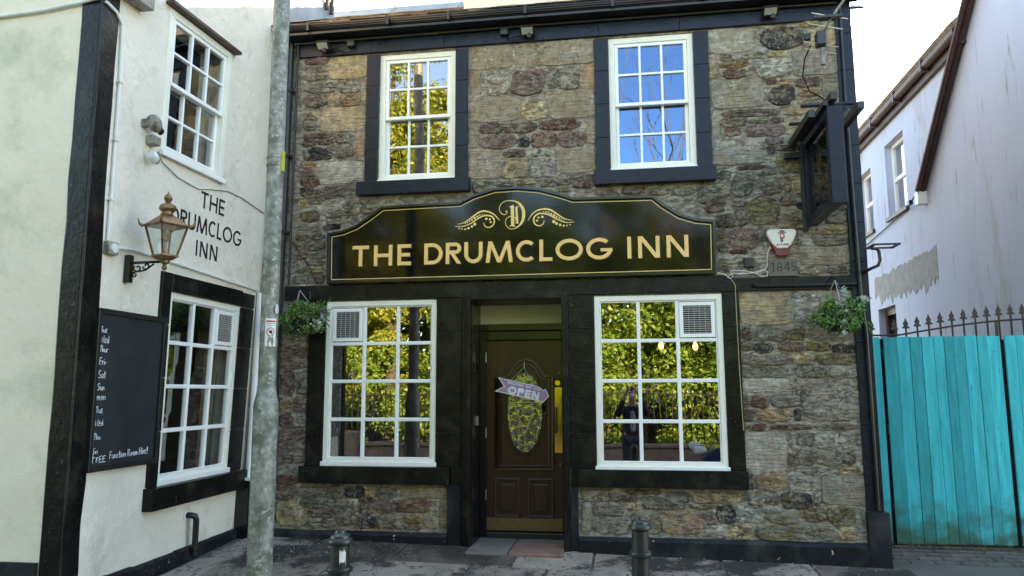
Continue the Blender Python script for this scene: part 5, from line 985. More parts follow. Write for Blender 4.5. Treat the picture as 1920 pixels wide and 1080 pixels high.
# alarm box
al = thing('alarm_box', (1.395, -.05, 2.73), 'white tapered alarm box with red base and arrow logo above the date plaque', 'alarm')
P_ = [(1.285, 2.97), (1.27, 2.95), (1.268, 2.92), (1.315, 2.825), (1.34, 2.805), (1.345, 2.79), (1.445, 2.79), (1.45, 2.805), (1.475, 2.825), (1.522, 2.92), (1.520, 2.95), (1.505, 2.97)]
link(MB().poly(P_, .025, .085), 'alarm_cover', M['plasticw'], al, FAC, bevel=.014)
P2 = [(1.278, 2.93), (1.315, 2.80), (1.345, 2.73), (1.36, 2.722), (1.432, 2.722), (1.447, 2.73), (1.475, 2.80), (1.512, 2.93)]
link(MB().poly(P2, .004, .06), 'alarm_base', M['redpl'], al, FAC, bevel=.008)
A_ = lambda pts, mt, d, nm='logo': link(MB().poly(pts, .0852, .0858+d), nm, M[mt], al, FAC)
A_([(1.355, 2.93), (1.397, 2.962), (1.438, 2.93), (1.425, 2.93), (1.397, 2.948), (1.367, 2.93)], 'ink', .0001, 'logo_arrow'); A_([(1.376, 2.93), (1.397, 2.944), (1.418, 2.93), (1.418, 2.88), (1.376, 2.88)], 'red', .0002, 'logo_body'); A_([(1.385, 2.92), (1.408, 2.92), (1.408, 2.892), (1.385, 2.892)], 'plasticw', .0005, 'logo_inset')
A_([(1.376, 2.88), (1.390, 2.88), (1.390, 2.845), (1.376, 2.845)], 'plastic', .0001, 'logo_leg'); A_([(1.390, 2.88), (1.403, 2.88), (1.403, 2.847), (1.390, 2.847)], 'ink', .0003, 'logo_leg')
word('ASSURE', 1.345, 1.45, 2.815, .019, .0045, al, 'ink', FAC, .0852, .0858, sp=.2)
# outdoor socket and white cable
t = thing('outdoor_socket', (1.105, -.04, 2.62), 'small dark square socket box left of the date plaque', 'socket'); link(MB().box(1.06, 1.15, 2.625, 2.72, .004, .05), 'socket_box', M['blackpl'], t, FAC, bevel=.012); link(MB().tube([(1.105, 2.625, .03), (1.107, 2.59, .03), (1.10, 2.57, .03)], .008, 8), 'socket_gland', M['blackpl'], t, FAC)
wc = thing('white_cable', (1.0, -.05, 2.57), 'white cable looped and knotted along the ledge from the alarm box', 'cable')
link(MB().tube([(1.30, 2.82, .03), (1.275, 2.77, .03), (1.265, 2.70, .03), (1.262, 2.64, .035), (1.235, 2.60, .035), (1.17, 2.573, .05), (1.05, 2.573, .05), (.96, 2.575, .05), (.92, 2.56, .05), (.905, 2.535, .05), (.93, 2.53, .05), (.95, 2.55, .05), (.93, 2.59, .045), (.96, 2.605, .045), (1.05, 2.60, .04), (1.15, 2.575, .05), (1.2, 2.54, .055), (1.255, 2.545, .05), (1.265, 2.58, .045), (1.23, 2.60, .045), (1.12, 2.575, .055), (1.0, 2.565, .055)], .005, 6), 'cable_loop', M['cable'], wc, FAC)
link(MB().tube([(.81, 2.58, .08), (.86, 2.575, .05), (.905, 2.55, .045)], .006, 6), 'cable_tail', M['cable'], wc, FAC)
yc = link(MB().tube([(.92, 2.54, .04), (.955, 2.50, .035), (.97, 2.46, .035), (.972, 2.2, .03), (.975, 1.8, .03), (.985, 1.3, .03), (.99, 1.15, .03)], .0042, 6), 'yellow_cable', M['cabley'], None, FAC); tag(yc, 'thin yellowish cable hanging down beside the right window surround', 'cable')
bc = link(MB().tube([(-3.37, 3.46, .03), (-3.1, 3.49, .02), (-2.85, 3.56, .02), (-2.72, 3.64, .02), (-2.66, 3.62, .05)], .007, 6), 'brown_cable', M['cableb'], None, FAC); tag(bc, 'brown cable crossing the stones left of the upper left window sill', 'cable')
bc = link(MB().tube([(-3.36, 3.02, .02), (-3.2, 2.8, .02), (-3.08, 2.58, .02)], .0045, 6), 'dark_cable', M['cabled'], None, FAC); tag(bc, 'thin dark cable running diagonally down beside the sign', 'cable')

# door arrow sign
ar = thing('open_sign', (-1.05, .35, 1.45), 'mauve arrow shaped welcome sign with OPEN in white hanging on the door', 'sign')
AM = lambda u, v, d: (u, .372-d, v)
link(MB().poly([tuple(p) for p in ARROW], .0, .012), 'arrow_board', M['mauve'], ar, AM)
frame_strip([tuple(p) for p in ARROW], offset([tuple(p) for p in ARROW], .008*(1 if sum(ARROW[i][0]*ARROW[(i+1) % 9][1]-ARROW[(i+1) % 9][0]*ARROW[i][1] for i in range(9)) < 0 else -1)), .0122, .0135, 'arrow_border', 'mauvep', ar, AM)
p0, p1 = Vector(ARROW_BASE[0]), Vector(ARROW_BASE[1]); ang = math.atan2(p1.y-p0.y, p1.x-p0.x)
def ROTM(u0, v0): return lambda u, v, d: AM(u0+u*math.cos(ang)-v*math.sin(ang), v0+u*math.sin(ang)+v*math.cos(ang), d)
u = 0
for c, w_ in (('O', .088), ('P', .062), ('E', .058), ('N', .072)):
    o = link(glyph(c, .078, w_, .020, .0122, .0140), 'letter', M['mauvep'], ar, ROTM(p0.x+u*math.cos(ang), p0.y+u*math.sin(ang)+.004)); u += w_+.013
word('WELCOME', 0, .16, 0, .022, .005, ar, 'mauvep', ROTM(-1.215, 1.588), .0122, .0135); word('WE', 0, .055, 0, .022, .005, ar, 'mauvep', ROTM(-1.03, 1.545), .0122, .0135); word('ARE', 0, .07, 0, .022, .005, ar, 'mauvep', ROTM(-.955, 1.528), .0122, .0135)
b = MB().tube([(-1.045, 1.80, .0), (-1.045, 1.80, .01), (-1.045, 1.745, .01)], .004, 6); b.tube([(-1.20, 1.60, .006), (-1.045, 1.745, .01), (-.95, 1.55, .006)], .0025, 5); link(b, 'hanging_string', M['cable'], ar, AM)

# ================================================================== HANGING SIGN
hs = thing('hanging_sign', (1.70, -.05, 3.9), 'black framed hanging pub sign seen edge on, below dark timber beams', 'sign')
HP = lambda u, v, d: (1.645+d, u, v)     # u = y
link(MB().box(-.90, -.10, 3.02, 3.74, .01, .05), 'sign_board', M['signpaint'], hs, HP)
for (a, c, e, f, k) in ((-.95, -.87, 2.985, 3.80, .12), (-.12, -.06, 2.985, 3.76, .09), (-.868, -.122, 2.985, 3.05, .09), (-.868, -.122, 3.72, 3.785, .09)):
    link(MB().box(a, c, e, f, -.018, -.018+k), 'sign_frame', M['blacksky'], hs, HP, bevel=.006)
b = MB(); n = 30; b.ribbon([(-.49+.075*math.cos(2*math.pi*i/n), 3.50+.12*math.sin(2*math.pi*i/n)) for i in range(n+1)], .006, .009, .0095); b.ribbon([(-.52, 3.42), (-.52, 3.58)], .012, .0088, .0094); b.ribbon([(-.47, 3.44), (-.47, 3.56)], .010, .0088, .0093)
link(b, 'monogram', M['dullbrass'], hs, HP)
word('DRUMCLOG', -.80, -.2, 3.24, .06, .010, hs, 'dullbrass', HP, .0088, .0095)
for x, a, c, z in ((1.525, -.88, -.05, 3.76), (1.675, -1.0, -.05, 3.86), (1.955, -.74, -.0, 3.865)):
    link(MB().box(x-.028, x+.028, a, c, z-.03, z+.035), 'timber_beam', M['timber'], hs, bevel=.004)
link(MB().box(1.60, 1.64, -.95, -.05, 3.80, 3.845), 'timber_beam', M['timber'], hs, bevel=.004)
for y_, z, a, c in ((-.62, 3.925, 1.50, 1.93), (-.42, 3.84, 1.44, 1.88)): link(MB().tube([(a, y_, z), (c, y_, z)], .016, 8), 'cross_rod', M['blacksatin'], hs)
link(MB().box(1.46, 1.62, -.06, -.012, 3.64, 3.69), 'wall_plate', M['blacksatin'], hs, bevel=.004)
link(MB().box(1.595, 1.64, -.055, -.012, 2.95, 3.85), 'wall_post', M['blacksatin'], hs, bevel=.004)

# bracket with open frame at the right corner
t = thing('lamp_bracket', (2.13, -.05, 2.55), 'empty black lamp bracket with a flat square ring beyond the right corner', 'bracket')
link(MB().tube([(2.10, -.02, 2.56), (2.10, -.25, 2.56), (2.14, -.29, 2.575), (2.155, -.30, 2.62), (2.15, -.30, 2.70), (2.13, -.30, 2.722), (2.09, -.30, 2.725)], .014, 8), 'bracket_arm', M['blacksatin'], t)
b = MB(); b.grid_wall([2.08, 2.30], [-.40, -.20], [(2.10, 2.28, -.38, -.22)], 2.735, 2.75); link(b, 'bracket_ring', M['blacksatin'], t)

# ------------------------------------------------------------------ flood lights
for i, (x, z, side) in enumerate(((-3.06, 5.045, 'at the left end of the eaves'), (-.93, 5.04, 'under the middle of the eaves'), (1.39, 5.05, 'under the right end of the eaves'))):
    t = thing('floodlight', (x, -.1, z), 'small black floodlight '+side, 'floodlight', 'floodlights under the eaves')
    ca, sa = math.cos(R(-52)), math.sin(R(-52))
    FM = lambda u, v, d, x=x, z=z: (x+u, -.12-(d*ca-v*sa)*1, z+.02+(d*sa+v*ca))
    link(MB().box(-.07, .07, -.05, .05, -.015, .02), 'lamp_housing', M['blackpl'], t, FM, bevel=.006); link(MB().box(-.055, .055, -.034, .036, .0202, .022), 'lamp_glass', M['flood'], t, FM)
    link(MB().box(-.04, .04, .035, .09, -.04, -.005), 'lamp_bracket', M['blackpl'], t, lambda u, v, d, x=x, z=z: (x+u, -.05+d, z+v-.06))
    link(MB().lathe([(.001, -.02), (.022, -.012), (.026, .01), (.015, .03), (.001, .033)], x+.02, -.13, 12), 'sensor_ball', M['blackpl'], t, lambda u, v, d, z=z: (u, v, z-.055+d))
for x, side in ((-2.78, 'near the left end of the eaves'), (-1.17, 'beside the middle floodlight')):
    t = thing('cable_box', (x, -.05, 5.04), 'grey cable joint box '+side, 'box', 'cable boxes under the eaves')
    link(MB().box(x-.04, x+.04, -.085, -.036, 5.05, 5.13), 'box_body', M['castiron'], t, bevel=.008)
    link(MB().tube([(x+.02, -.06, 5.05), (x+.02, -.07, 4.99), (x-.05, -.07, 4.985), (x-.13, -.07, 5.03), (x-.22, -.08, 5.05)] if x < -2 else [(x+.02, -.06, 5.05), (x+.03, -.07, 5.0), (x+.1, -.07, 5.02), (x+.18, -.08, 5.02)], .006, 6), 'box_cable', M['cabled'], t)
# TV aerial
an = thing('television_aerial', (1.75, -.3, 4.5), 'old metal television aerial with bent rods by the right eaves', 'aerial')
link(MB().tube([(1.74, -.42, 4.62), (1.80, -.55, 4.72), (1.99, -.75, 4.96), (2.06, -.83, 5.05)], .011, 8), 'aerial_boom', M['steel'], an)
for k, (x, y_, z, hl) in enumerate(((1.74, -.42, 4.50, .13), (1.745, -.43, 4.56, .145), (1.775, -.5, 4.69, .145), (1.80, -.56, 4.755, .15), (1.96, -.72, 4.93, .08))):
    link(MB().tube([(x-hl, y_, z+hl*.26), (x+hl, y_, z-hl*.26)], .005, 6), 'aerial_rod', M['alum'], an)
link(MB().box(1.70, 1.78, -.50, -.40, 4.53, 4.66), 'aerial_clamp', M['castiron'], an, bevel=.01); link(MB().box(1.61, 1.66, -.46, -.41, 4.60, 4.66), 'aerial_cap', M['blackpl'], an, bevel=.008)
link(MB().box(1.66, 1.90, -.6, -.55, 4.73, 4.75), 'aerial_plate', M['castiron'], an); link(MB().box(1.735, 1.775, -.46, -.42, 4.36, 4.52), 'aerial_mast', M['steel'], an, bevel=.004)
link(MB().tube([(1.66, -.42, 4.56), (1.63, -.3, 4.48), (1.64, -.15, 4.38), (1.72, -.04, 4.28), (1.83, -.02, 4.22), (1.93, -.02, 4.12), (1.98, -.02, 4.02)], .006, 6), 'aerial_cable', M['cabled'], an)
link(MB().tube([(1.76, -.44, 4.60), (1.82, -.2, 4.75), (1.86, -.03, 4.85)], .014, 8), 'aerial_arm', M['castiron'], an)
# ================================================================== LAMP POST
lp = thing('lamp_post', (-2.64, -1.9, gz(-2.64, -1.9)), 'tall mottled galvanised lamp post standing before the white wall corner', 'lamp post')
px, py = -2.642, -1.9; z0 = gz(px, py)-.02
link(MB().lathe([(.089, z0), (.089, 1.40), (.086, 1.43), (.070, 1.51), (.066, 1.55)], px, py, 32), 'post_base', M['steel'], lp)
link(MB().lathe([(.0635, 1.551), (.062, 4.5), (.056, 9.2)], px, py, 28), 'post_shaft', M['steel'], lp)
for z in (3.27, 3.21): link(MB().lathe([(.0632, z), (.068, z+.002), (.068, z+.014), (.0632, z+.016)], px, py, 28), 'band_clamp', M['steel'], lp)
link(MB().box(px+.05, px+.072, py-.03, py+.01, 3.17, 3.33), 'yellow_tag', mat('yellow_tag_paint', (.45, .42, .05), .6, bump=.1), lp, bevel=.003)
link(MB().tube([(px, py, 9.18), (px, py-.3, 9.35), (px, py-.9, 9.42)], .03, 10), 'lamp_arm', M['steel'], lp); link(MB().box(px-.12, px+.12, py-1.4, py-.85, 9.36, 9.46), 'lamp_head', M['plastic'], lp, bevel=.03)
link(MB().box(px-.045, px+.045, py-.0925, py-.07, .45, .95), 'access_door', M['steel'], lp, bevel=.004)
def wrap(u0, u1, v0, v1, d, name, mt, n=10, r=.0625, rot=-90, poly=None):
    # patch wrapped round the shaft; u is an angle in degrees measured from the street side
    b = MB(); vs = []
    for i in range(n+1):
        a = R(rot+u0+(u1-u0)*i/n); rr = r+d
        vs += [(px+rr*math.cos(a), py+rr*math.sin(a), v0), (px+rr*math.cos(a), py+rr*math.sin(a), v1)]
    b.add(vs, [(2*i, 2*i+2, 2*i+3, 2*i+1) for i in range(n)], True); return link(b, name, M[mt], lp, recalc=False)
wrap(2, 75, 1.84, 2.045, .0018, 'notice_sticker', 'plasticw', 12, .063)
for z0_, z1_, a, c, mt in ((2.018, 2.030, 8, 70, 'red'), (2.004, 2.010, 8, 70, 'plastic'), (1.99, 1.995, 15, 60, 'plastic')): wrap(a, c, z0_, z1_, .0025, 'sticker_print', mt, 8, .063)
b = MB(); n = 26
for k in range(n):
    for s_ in (0, 1):
        pass
def on_post(u, v, d): a = R(-90)+u/.0645; return (px+(.0645+d)*math.cos(a), py+(.0645+d)*math.sin(a), v)
b = MB(); b.ribbon([(.041+.026*math.cos(2*math.pi*i/n), 1.945+.03*math.sin(2*math.pi*i/n)) for i in range(n+1)], .006, .0012, .0018); b.ribbon([(.024, 1.967), (.058, 1.925)], .006, .0012, .0019)
link(b, 'sticker_ring', M['red'], lp, on_post); link(MB().poly([(.030, 1.945), (.036, 1.960), (.050, 1.957), (.056, 1.943), (.050, 1.930), (.036, 1.935)], .0008, .0013), 'sticker_symbol', M['ink'], lp, on_post)
link(MB().poly([(.024, 1.842), (.060, 1.842), (.066, 1.88), (.058, 1.915), (.044, 1.90), (.03, 1.915), (.020, 1.88)], .0012, .0022), 'torn_patch', M['steel'], lp, on_post)
b = MB(); b.lathe([(.001, 0), (.038, 0), (.036, .004), (.001, .005)], 0, 0, 22); link(b, 'round_reflector', M['plasticw'], lp, lambda u, v, d: (px+.066+d*.55, py-.020+u*.75-d*.3, 2.115+v))

# ================================================================== BOLLARDS
def bollard(x, y, top, label, mtpatch=False, r=.056):
    zb = gz(x, y)-.02; t = thing('bollard', (x, y, zb), label, 'bollard', 'cast iron bollards along the kerb')
    link(MB().lathe([(r*1.25, zb), (r*1.25, zb+.16), (r*1.12, zb+.2), (r*.98, top-.33), (r*.93, top-.20)], x, y, 26), 'bollard_shaft', M['castiron'], t)
    link(MB().lathe([(r*.93, top-.199), (r*1.16, top-.195), (r*1.2, top-.183), (r*1.16, top-.172), (r*.92, top-.167), (r*.88, top-.062)], x, y, 26), 'bollard_collar', M['castiron'], t)
    link(MB().lathe([(r*.86, top-.0615), (r*1.12, top-.055), (r*1.16, top-.040), (r*1.05, top-.030), (r*.92, top-.026), (r*.88, top-.014), (r*.6, top-.004), (r*.52, top-.0035), (r*.45, top+.01), (.001, top+.015)], x, y, 26), 'bollard_cap', M['castiron'], t)
    if mtpatch:
        q = []; 
        for i in range(11):
            a = R(-90+18+i*3.6); q.append(a)
        b = MB(); rr = r*.9+.003; vs = []
        rj = random.Random(2)
        for a in q:
            vs += [(x+rr*math.cos(a), y+rr*math.sin(a), top-.145+rj.uniform(-.01, .012)), (x+rr*math.cos(a), y+rr*math.sin(a), top-.085+rj.uniform(-.01, .01))]
        b.add(vs, [(2*i, 2*i+2, 2*i+3, 2*i+1) for i in range(10)], True); link(b, 'torn_sticker', M['plasticw'], t, recalc=False)
bollard(-1.505, -3.3, .785, 'left bollard with a torn white sticker below its domed cap', True)
bollard(.030, -2.9, .822, 'right bollard without sticker in front of the right window', False, .050)
t_ = None

# ================================================================== HANGING BASKETS
def leafmesh(centres, normals, sizes, asp=.55, rnd_=None):
    rg = np.random.default_rng(rnd_); n = len(centres)
    a = rg.normal(size=(n, 3)); t = a-(a*normals).sum(1)[:, None]*normals; t /= np.linalg.norm(t, axis=1)[:, None]; b = np.cross(normals, t)
    s = sizes[:, None]
    v = np.stack([centres-t*s*.5, centres+b*s*.5*asp+normals*s*.08, centres+t*s*.5, centres-b*s*.5*asp+normals*s*.08], 1).reshape(-1, 3)
    return v, n
def leafobj(v, n, name, mt, parent, origin):
    me = bpy.data.meshes.new(name); v = v-np.array(origin)
    me.vertices.add(4*n); me.vertices.foreach_set('co', v.astype(np.float32).ravel()); me.loops.add(4*n); me.loops.foreach_set('vertex_index', np.arange(4*n, dtype=np.int32))
    me.polygons.add(n); me.polygons.foreach_set('loop_start', np.arange(0, 4*n, 4, dtype=np.int32)); me.polygons.foreach_set('loop_total', np.full(n, 4, np.int32)); me.update(); me.validate()
    me.materials.append(mt); o = bpy.data.objects.new(name, me); COL.objects.link(o)
    if parent: o.parent = parent; o.location = Vector(origin)-worldpos(parent)
    else: o.location = origin
    return o
def cloud(rg, c, rad, n, size, up=.3, shell=.55):
    d = rg.normal(size=(n, 3)); d /= np.linalg.norm(d, axis=1)[:, None]
    r = shell+(1-shell)*rg.random(n)**.6
    p = np.array(c)+d*r[:, None]*np.array(rad); nn = d+rg.normal(size=(n, 3))*.7+np.array([0, 0, up]); nn /= np.linalg.norm(nn, axis=1)[:, None]
    return p, nn, size*(.6+.8*rg.random(n))
def basket(cx, cy, zc, label, seed, hook, rx=.25, trail=None):
    t = thing('hanging_basket', (cx, cy, zc-.2), label, 'hanging basket', 'hanging baskets on the inn front')
    rg = np.random.default_rng(seed)
    link(MB().lathe([(.001, zc-.16), (.08, zc-.15), (.14, zc-.08), (.16, zc+.0), (.155, zc+.02), (.001, zc+.02)], cx, cy, 20), 'basket_bowl', M['blackpl'], t)
    P, Nn, Sz = [], [], []
    for k in range(44):
        a_ = rg.uniform(0, 6.28); r_ = rg.uniform(.3, 1); c = (cx+math.cos(a_)*r_*rx*.72, cy+math.sin(a_)*r_*.17, zc+rg.uniform(-.15, .13)*(1-.3*r_)); p, nn, s = cloud(rg, c, (.07, .07, .065), 110, .034, .4, .2); P.append(p); Nn.append(nn); Sz.append(s)
    P, Nn, Sz = map(np.concatenate, (P, Nn, Sz)); v, n = leafmesh(P, Nn, Sz, .42, seed); leafobj(v, n, 'foliage', M['leafb'], t, (cx, cy, zc))['kind'] = 'stuff'
    P, Nn, Sz = [], [], []
    for k in range(22): # upright and trailing sprigs
        a = rg.uniform(0, 6.28); L_ = rg.uniform(.08, .2); up = rg.uniform(-1, 1); x0, y0, z0 = cx+rx*.75*math.cos(a), cy+.10*math.sin(a), zc+.05*up
        for j in range(16):
            f = j/15; P.append([[x0+math.cos(a)*L_*.5*f, y0+math.sin(a)*.06*f-.02, z0+up*L_*f]]); Nn.append([[rg.normal(), -1, .4]]); Sz.append([.026])
    P, Nn, Sz = map(np.concatenate, (P, Nn, Sz)); Nn = Nn/np.linalg.norm(Nn, axis=1)[:, None]; v, n = leafmesh(P, Nn, Sz, .4, seed+1); leafobj(v, n, 'sprigs', M['leafb'], t, (cx, cy, zc))['kind'] = 'stuff'
    # silvery foliage and flowers
    P, Nn, Sz = [], [], []
    for c, q in (trail or []):
        p, nn, s = cloud(rg, c, q, 46, .042, .3, .1); P.append(p); Nn.append(nn); Sz.append(s)
    if P:
        P, Nn, Sz = map(np.concatenate, (P, Nn, Sz)); v, n = leafmesh(P, Nn, Sz, .6, seed+2); leafobj(v, n, 'silver_foliage', M['leafs'], t, (cx, cy, zc))
    p, nn, s = cloud(rg, (cx, cy-.03, zc-.03), (rx*.8, .13, .15), 16, .022, 0, .8); v, n = leafmesh(p, nn, s, 1, seed+3); leafobj(v, n, 'flowers', M['petalw'], t, (cx, cy, zc))
    hx, hy, hz = hook; b = MB()
    for k in range(3): a = 2.1*k+.5; b.tube([(hx, hy, hz), (cx+.15*math.cos(a), cy+.13*math.sin(a), zc+.03)], .0032, 5)
    link(b, 'chain', M['alum'], t)
    b = MB().tube([(hx, -.03, hz-.06), (hx, -.035, hz+.02), (hx+.0, -.12, hz+.035), (hx, -.26, hz+.035), (hx, -.30, hz+.02), (hx, hy, hz)], .007, 6); link(b, 'wall_hook', M['blacksatin'], t)
    return t
basket(-3.11, -.28, 2.22, 'left hanging basket of green foliage and purple flowers partly behind the lamp post', 5, (-3.15, -.28, 2.49), .30, [((-2.93, -.36, 2.16), (.05, .03, .07)), ((-2.87, -.35, 2.24), (.03, .03, .09))])
pf = cloud(np.random.default_rng(3), (-2.86, -.36, 2.26), (.02, .02, .03), 14, .03, 0, .3); v, n = leafmesh(pf[0], pf[1], pf[2], 1, 1); leafobj(v, n, 'purple_flower', M['petalp'], [o for o in bpy.data.objects if o.name == 'hanging_basket'][0], (-2.86, -.36, 2.26))
basket(1.79, -.28, 2.16, 'right hanging basket with silver leaved trailing plant by the right corner', 8, (1.78, -.28, 2.46), .24, [((1.80, -.42, 2.20), (.05, .03, .09)), ((1.79, -.42, 2.06), (.04, .03, .08)), ((1.83, -.36, 2.33), (.025, .03, .06)), ((1.98, -.36, 2.28), (.05, .03, .03))])

# ================================================================== GATE AND RAILING
GY = .47
gt = thing('timber_gate', (3.4, GY, .1), 'turquoise vertical board gate with green algae along its foot', 'gate')
rg_ = random.Random(21)
def boards(x0, x1, n):
    x = x0; ws = [rg_.uniform(.8, 1.25) for _ in range(n)]; k = (x1-x0)/sum(ws)
    for w_ in ws:
        w_ *= k; dz = rg_.uniform(-.004, .004); dy = rg_.uniform(-.004, .004); c = rg_.uniform(.68, 1.15)
        b = MB().box(x+.0018, x+w_-.0018, GY+dy, GY+.022+dy, .125+rg_.uniform(-.006, .006), 2.005+dz); link(b, 'board', M['teal'], gt, bevel=.0025, color=(.014*c, .42*c, .47*c)); x += w_
boards(2.20, 2.345, 1); boards(2.372, 3.395, 10); boards(3.43, 4.46, 10)
nb = MB()
for i in range(21):
    x = 2.42+i*.1
    if 3.39 < x < 3.45: continue
    for z in (.445, 1.145, 1.845): nb.lathe([(.0008, 0), (.0045, 0), (.004, .002), (.0008, .0025)], x+rg_.uniform(-.015, .015), z+rg_.uniform(-.02, .02), 6)
link(nb, 'nail_heads', M['castiron'], gt, lambda u, v, d: (u, GY-.0045-d, v), kind='stuff')
for z in (.4, 1.1, 1.8):
    for a, c in ((2.372, 3.395), (3.43, 4.46)): link(MB().box(a, c, GY+.03, GY+.07, z, z+.09), 'gate_rail', M['teal'], gt, color=(.006, .33, .4))
ri = thing('iron_railing', (3.3, GY+.12, .1), 'rusty iron railing with arrow head finials rising in an arch behind the turquoise gate', 'railing')
RYY = GY+.10
def arch(x): return 2.03+.135*math.sin(max(0, min(1, (x-2.55)/1.25))*math.pi/2)
b = MB().tube([(2.2+i*.05, RYY, arch(2.2+i*.05)) for i in range(46)], .009, 6); link(b, 'top_rail', M['rust'], ri)
proto = None
for i in range(21):
    x = 2.305+.1035*i
    if i == 1: continue
    z = arch(x)
    b = MB(); b.tube([(0, 0, -1.9), (0, 0, .055)], .0085, 6); b.poly([(-.011, .05), (.011, .05), (.030, .055), (.034, .072), (.016, .078), (.022, .098), (.010, .125), (0, .155), (-.010, .125), (-.022, .098), (-.016, .078), (-.034, .072), (-.030, .055)], -.004, .004) if False else None
    if proto is None:
        fin = MB(); pts = [(-.008, .045), (.008, .045), (.020, .058), (.030, .050), (.033, .062), (.015, .078), (.023, .098), (.010, .122), (0, .152), (-.010, .122), (-.023, .098), (-.015, .078), (-.033, .062), (-.030, .050), (-.020, .058)]
        fin.poly(pts, -.006, .006); fv = [(u, d, v) for u, v, d in fin.v]; b.add(fv, fin.f)
        proto = o = link(b, 'railing_bar', M['rust'], ri, origin=(0, 0, 0))
    else: o = proto.copy(); COL.objects.link(o)
    o.location = Vector((x, RYY, z))-worldpos(ri)
link(MB().box(3.405, 3.425, RYY-.012, RYY+.012, .1, arch(3.4)+.01), 'railing_post', M['rust'], ri)

link(MB().box(2.335, 2.385, GY+.035, GY+.075, .1, 1.99), 'gap_shade_strip', M['cabled'], gt); link(MB().box(3.385, 3.44, GY+.024, GY+.029, .1, 1.97), 'gap_shade_strip', M['cabled'], gt)  # dark strips added behind the board gaps so they read as shade
# ================================================================== WHITE HOUSE ON THE RIGHT
wh = thing('white_house', (6, 4, 0), 'white harled house with oxblood gutters beyond the gate on the right', 'house')
W_ = [(5.66, 6.58, 4.47, 5.745), (7.40, 8.20, 4.45, 5.62), (6.58, 7.50, 1.2, 2.966)]
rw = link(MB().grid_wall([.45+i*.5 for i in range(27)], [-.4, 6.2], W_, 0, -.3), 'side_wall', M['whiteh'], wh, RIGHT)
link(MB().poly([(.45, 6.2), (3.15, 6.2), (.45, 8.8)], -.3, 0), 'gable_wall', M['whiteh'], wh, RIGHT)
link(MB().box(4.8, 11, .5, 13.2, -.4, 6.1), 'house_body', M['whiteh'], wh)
b = MB(); b.add([(4.35, 3.1, 6.28), (4.35, 13.4, 6.28), (8, 13.4, 9.3), (8, 3.1, 9.3)], [(0, 1, 2, 3)]); o = link(b, 'roof', M['slate'], wh, recalc=False); o.modifiers.new('s', 'SOLIDIFY').thickness = .08
link(MB().box(3.15, 13.4, 6.06, 6.22, .001, .07), 'fascia', M['oxide'], wh, RIGHT, bevel=.004)
link(MB().tube([(3.1, 6.22, .13), (13.4, 6.22, .13)], .065, 12), 'gutter', M['oxide'], wh, RIGHT)
for u in (4.2, 5.4, 6.6, 8, 9.5): link(MB().box(u, u+.05, 6.13, 6.30, .06, .2), 'gutter_bracket', M['oxide'], wh, RIGHT)
link(MB().tube([(4.90, 4.50, .06), (3.2, 6.12, .06), (.6, 8.6, .06)], .055, 10), 'raking_pipe', M['oxide'], wh, RIGHT); link(MB().tube([(4.82, 4.50, .15), (3.1, 6.15, .15), (.5, 8.62, .15)], .035, 8), 'raking_pipe', M['oxide'], wh, RIGHT)
link(MB().box(4.84, 4.98, 4.30, 4.50, .0, .14), 'pipe_shoe', M['plasticw'], wh, RIGHT, bevel=.01)
for i, (u0, u1, v0, v1) in enumerate(W_[:2]):
    b = MB(); f = .06; m = (v0+v1)/2; b.grid_wall([u0, u1], [v0, v1], [(u0+f, u1-f, v0+f, m-.035), (u0+f, u1-f, m+.035, v1-f)], -.17, -.11)
    wd = link(b, 'window', M['upvc'], wh, RIGHT, bevel=.006, label=('upper window of the white house nearer the camera', 'upper window of the white house farther away')[i])
    for a, c in ((v0+f, m-.035), (m+.035, v1-f)): bb = MB(); bb.add([(u0+f, a, -.14), (u1-f, a, -.14), (u1-f, c, -.14), (u0+f, c, -.14)], [(0, 1, 2, 3)]); link(bb, 'pane', M['glass'], wd, RIGHT, recalc=False)
    link(MB().box(u0, u1, v0, v1, -.26, -.24), 'curtain', M['curtain'], wd, RIGHT)
    link(MB().box(u0-.05, u1+.05, v0-.07, v0, -.1, .05), 'window_sill', M['oxide'], wh, RIGHT, bevel=.006)
u0, u1, v0, v1 = W_[2]; b = MB().grid_wall([u0, u1], [v0, v1], [(u0+.1, u1-.1, v0, v1-.12)], -.2, -.12); link(b, 'door_frame', M['oxide'], wh, RIGHT); link(MB().box(u0+.1, u1-.1, v0, v1-.12, -.26, -.22), 'dark_panel', M['timber'], wh, RIGHT)
pr = random.Random(6); top = [(4.66+i*.075, 3.60-.02*i/10+pr.uniform(-.03, .05)) for i in range(40)]; botp = [(7.6-i*.075, 3.20+(-.02*i/10)+pr.uniform(-.16, .03)+.05*math.sin(i*.9)) for i in range(40)]
link(MB().poly(top+botp, .0005, .006), 'cement_patch', M['cement'], wh, RIGHT)
wr = link(MB().tube([(4.86, 4.46, .1), (5.0, 4.47, .12), (5.25, 4.42, .1), (5.6, 4.40, .03), (8.3, 4.2, .03)], .009, 6), 'overhead_wire', M['cabled'], None, RIGHT); tag(wr, 'thin black wire strung across the white house below its windows', 'wire')
link(MB().box(5.24, 5.36, 4.39, 4.46, .07, .13), 'wire_insulator', M['blackpl'], wh, RIGHT)

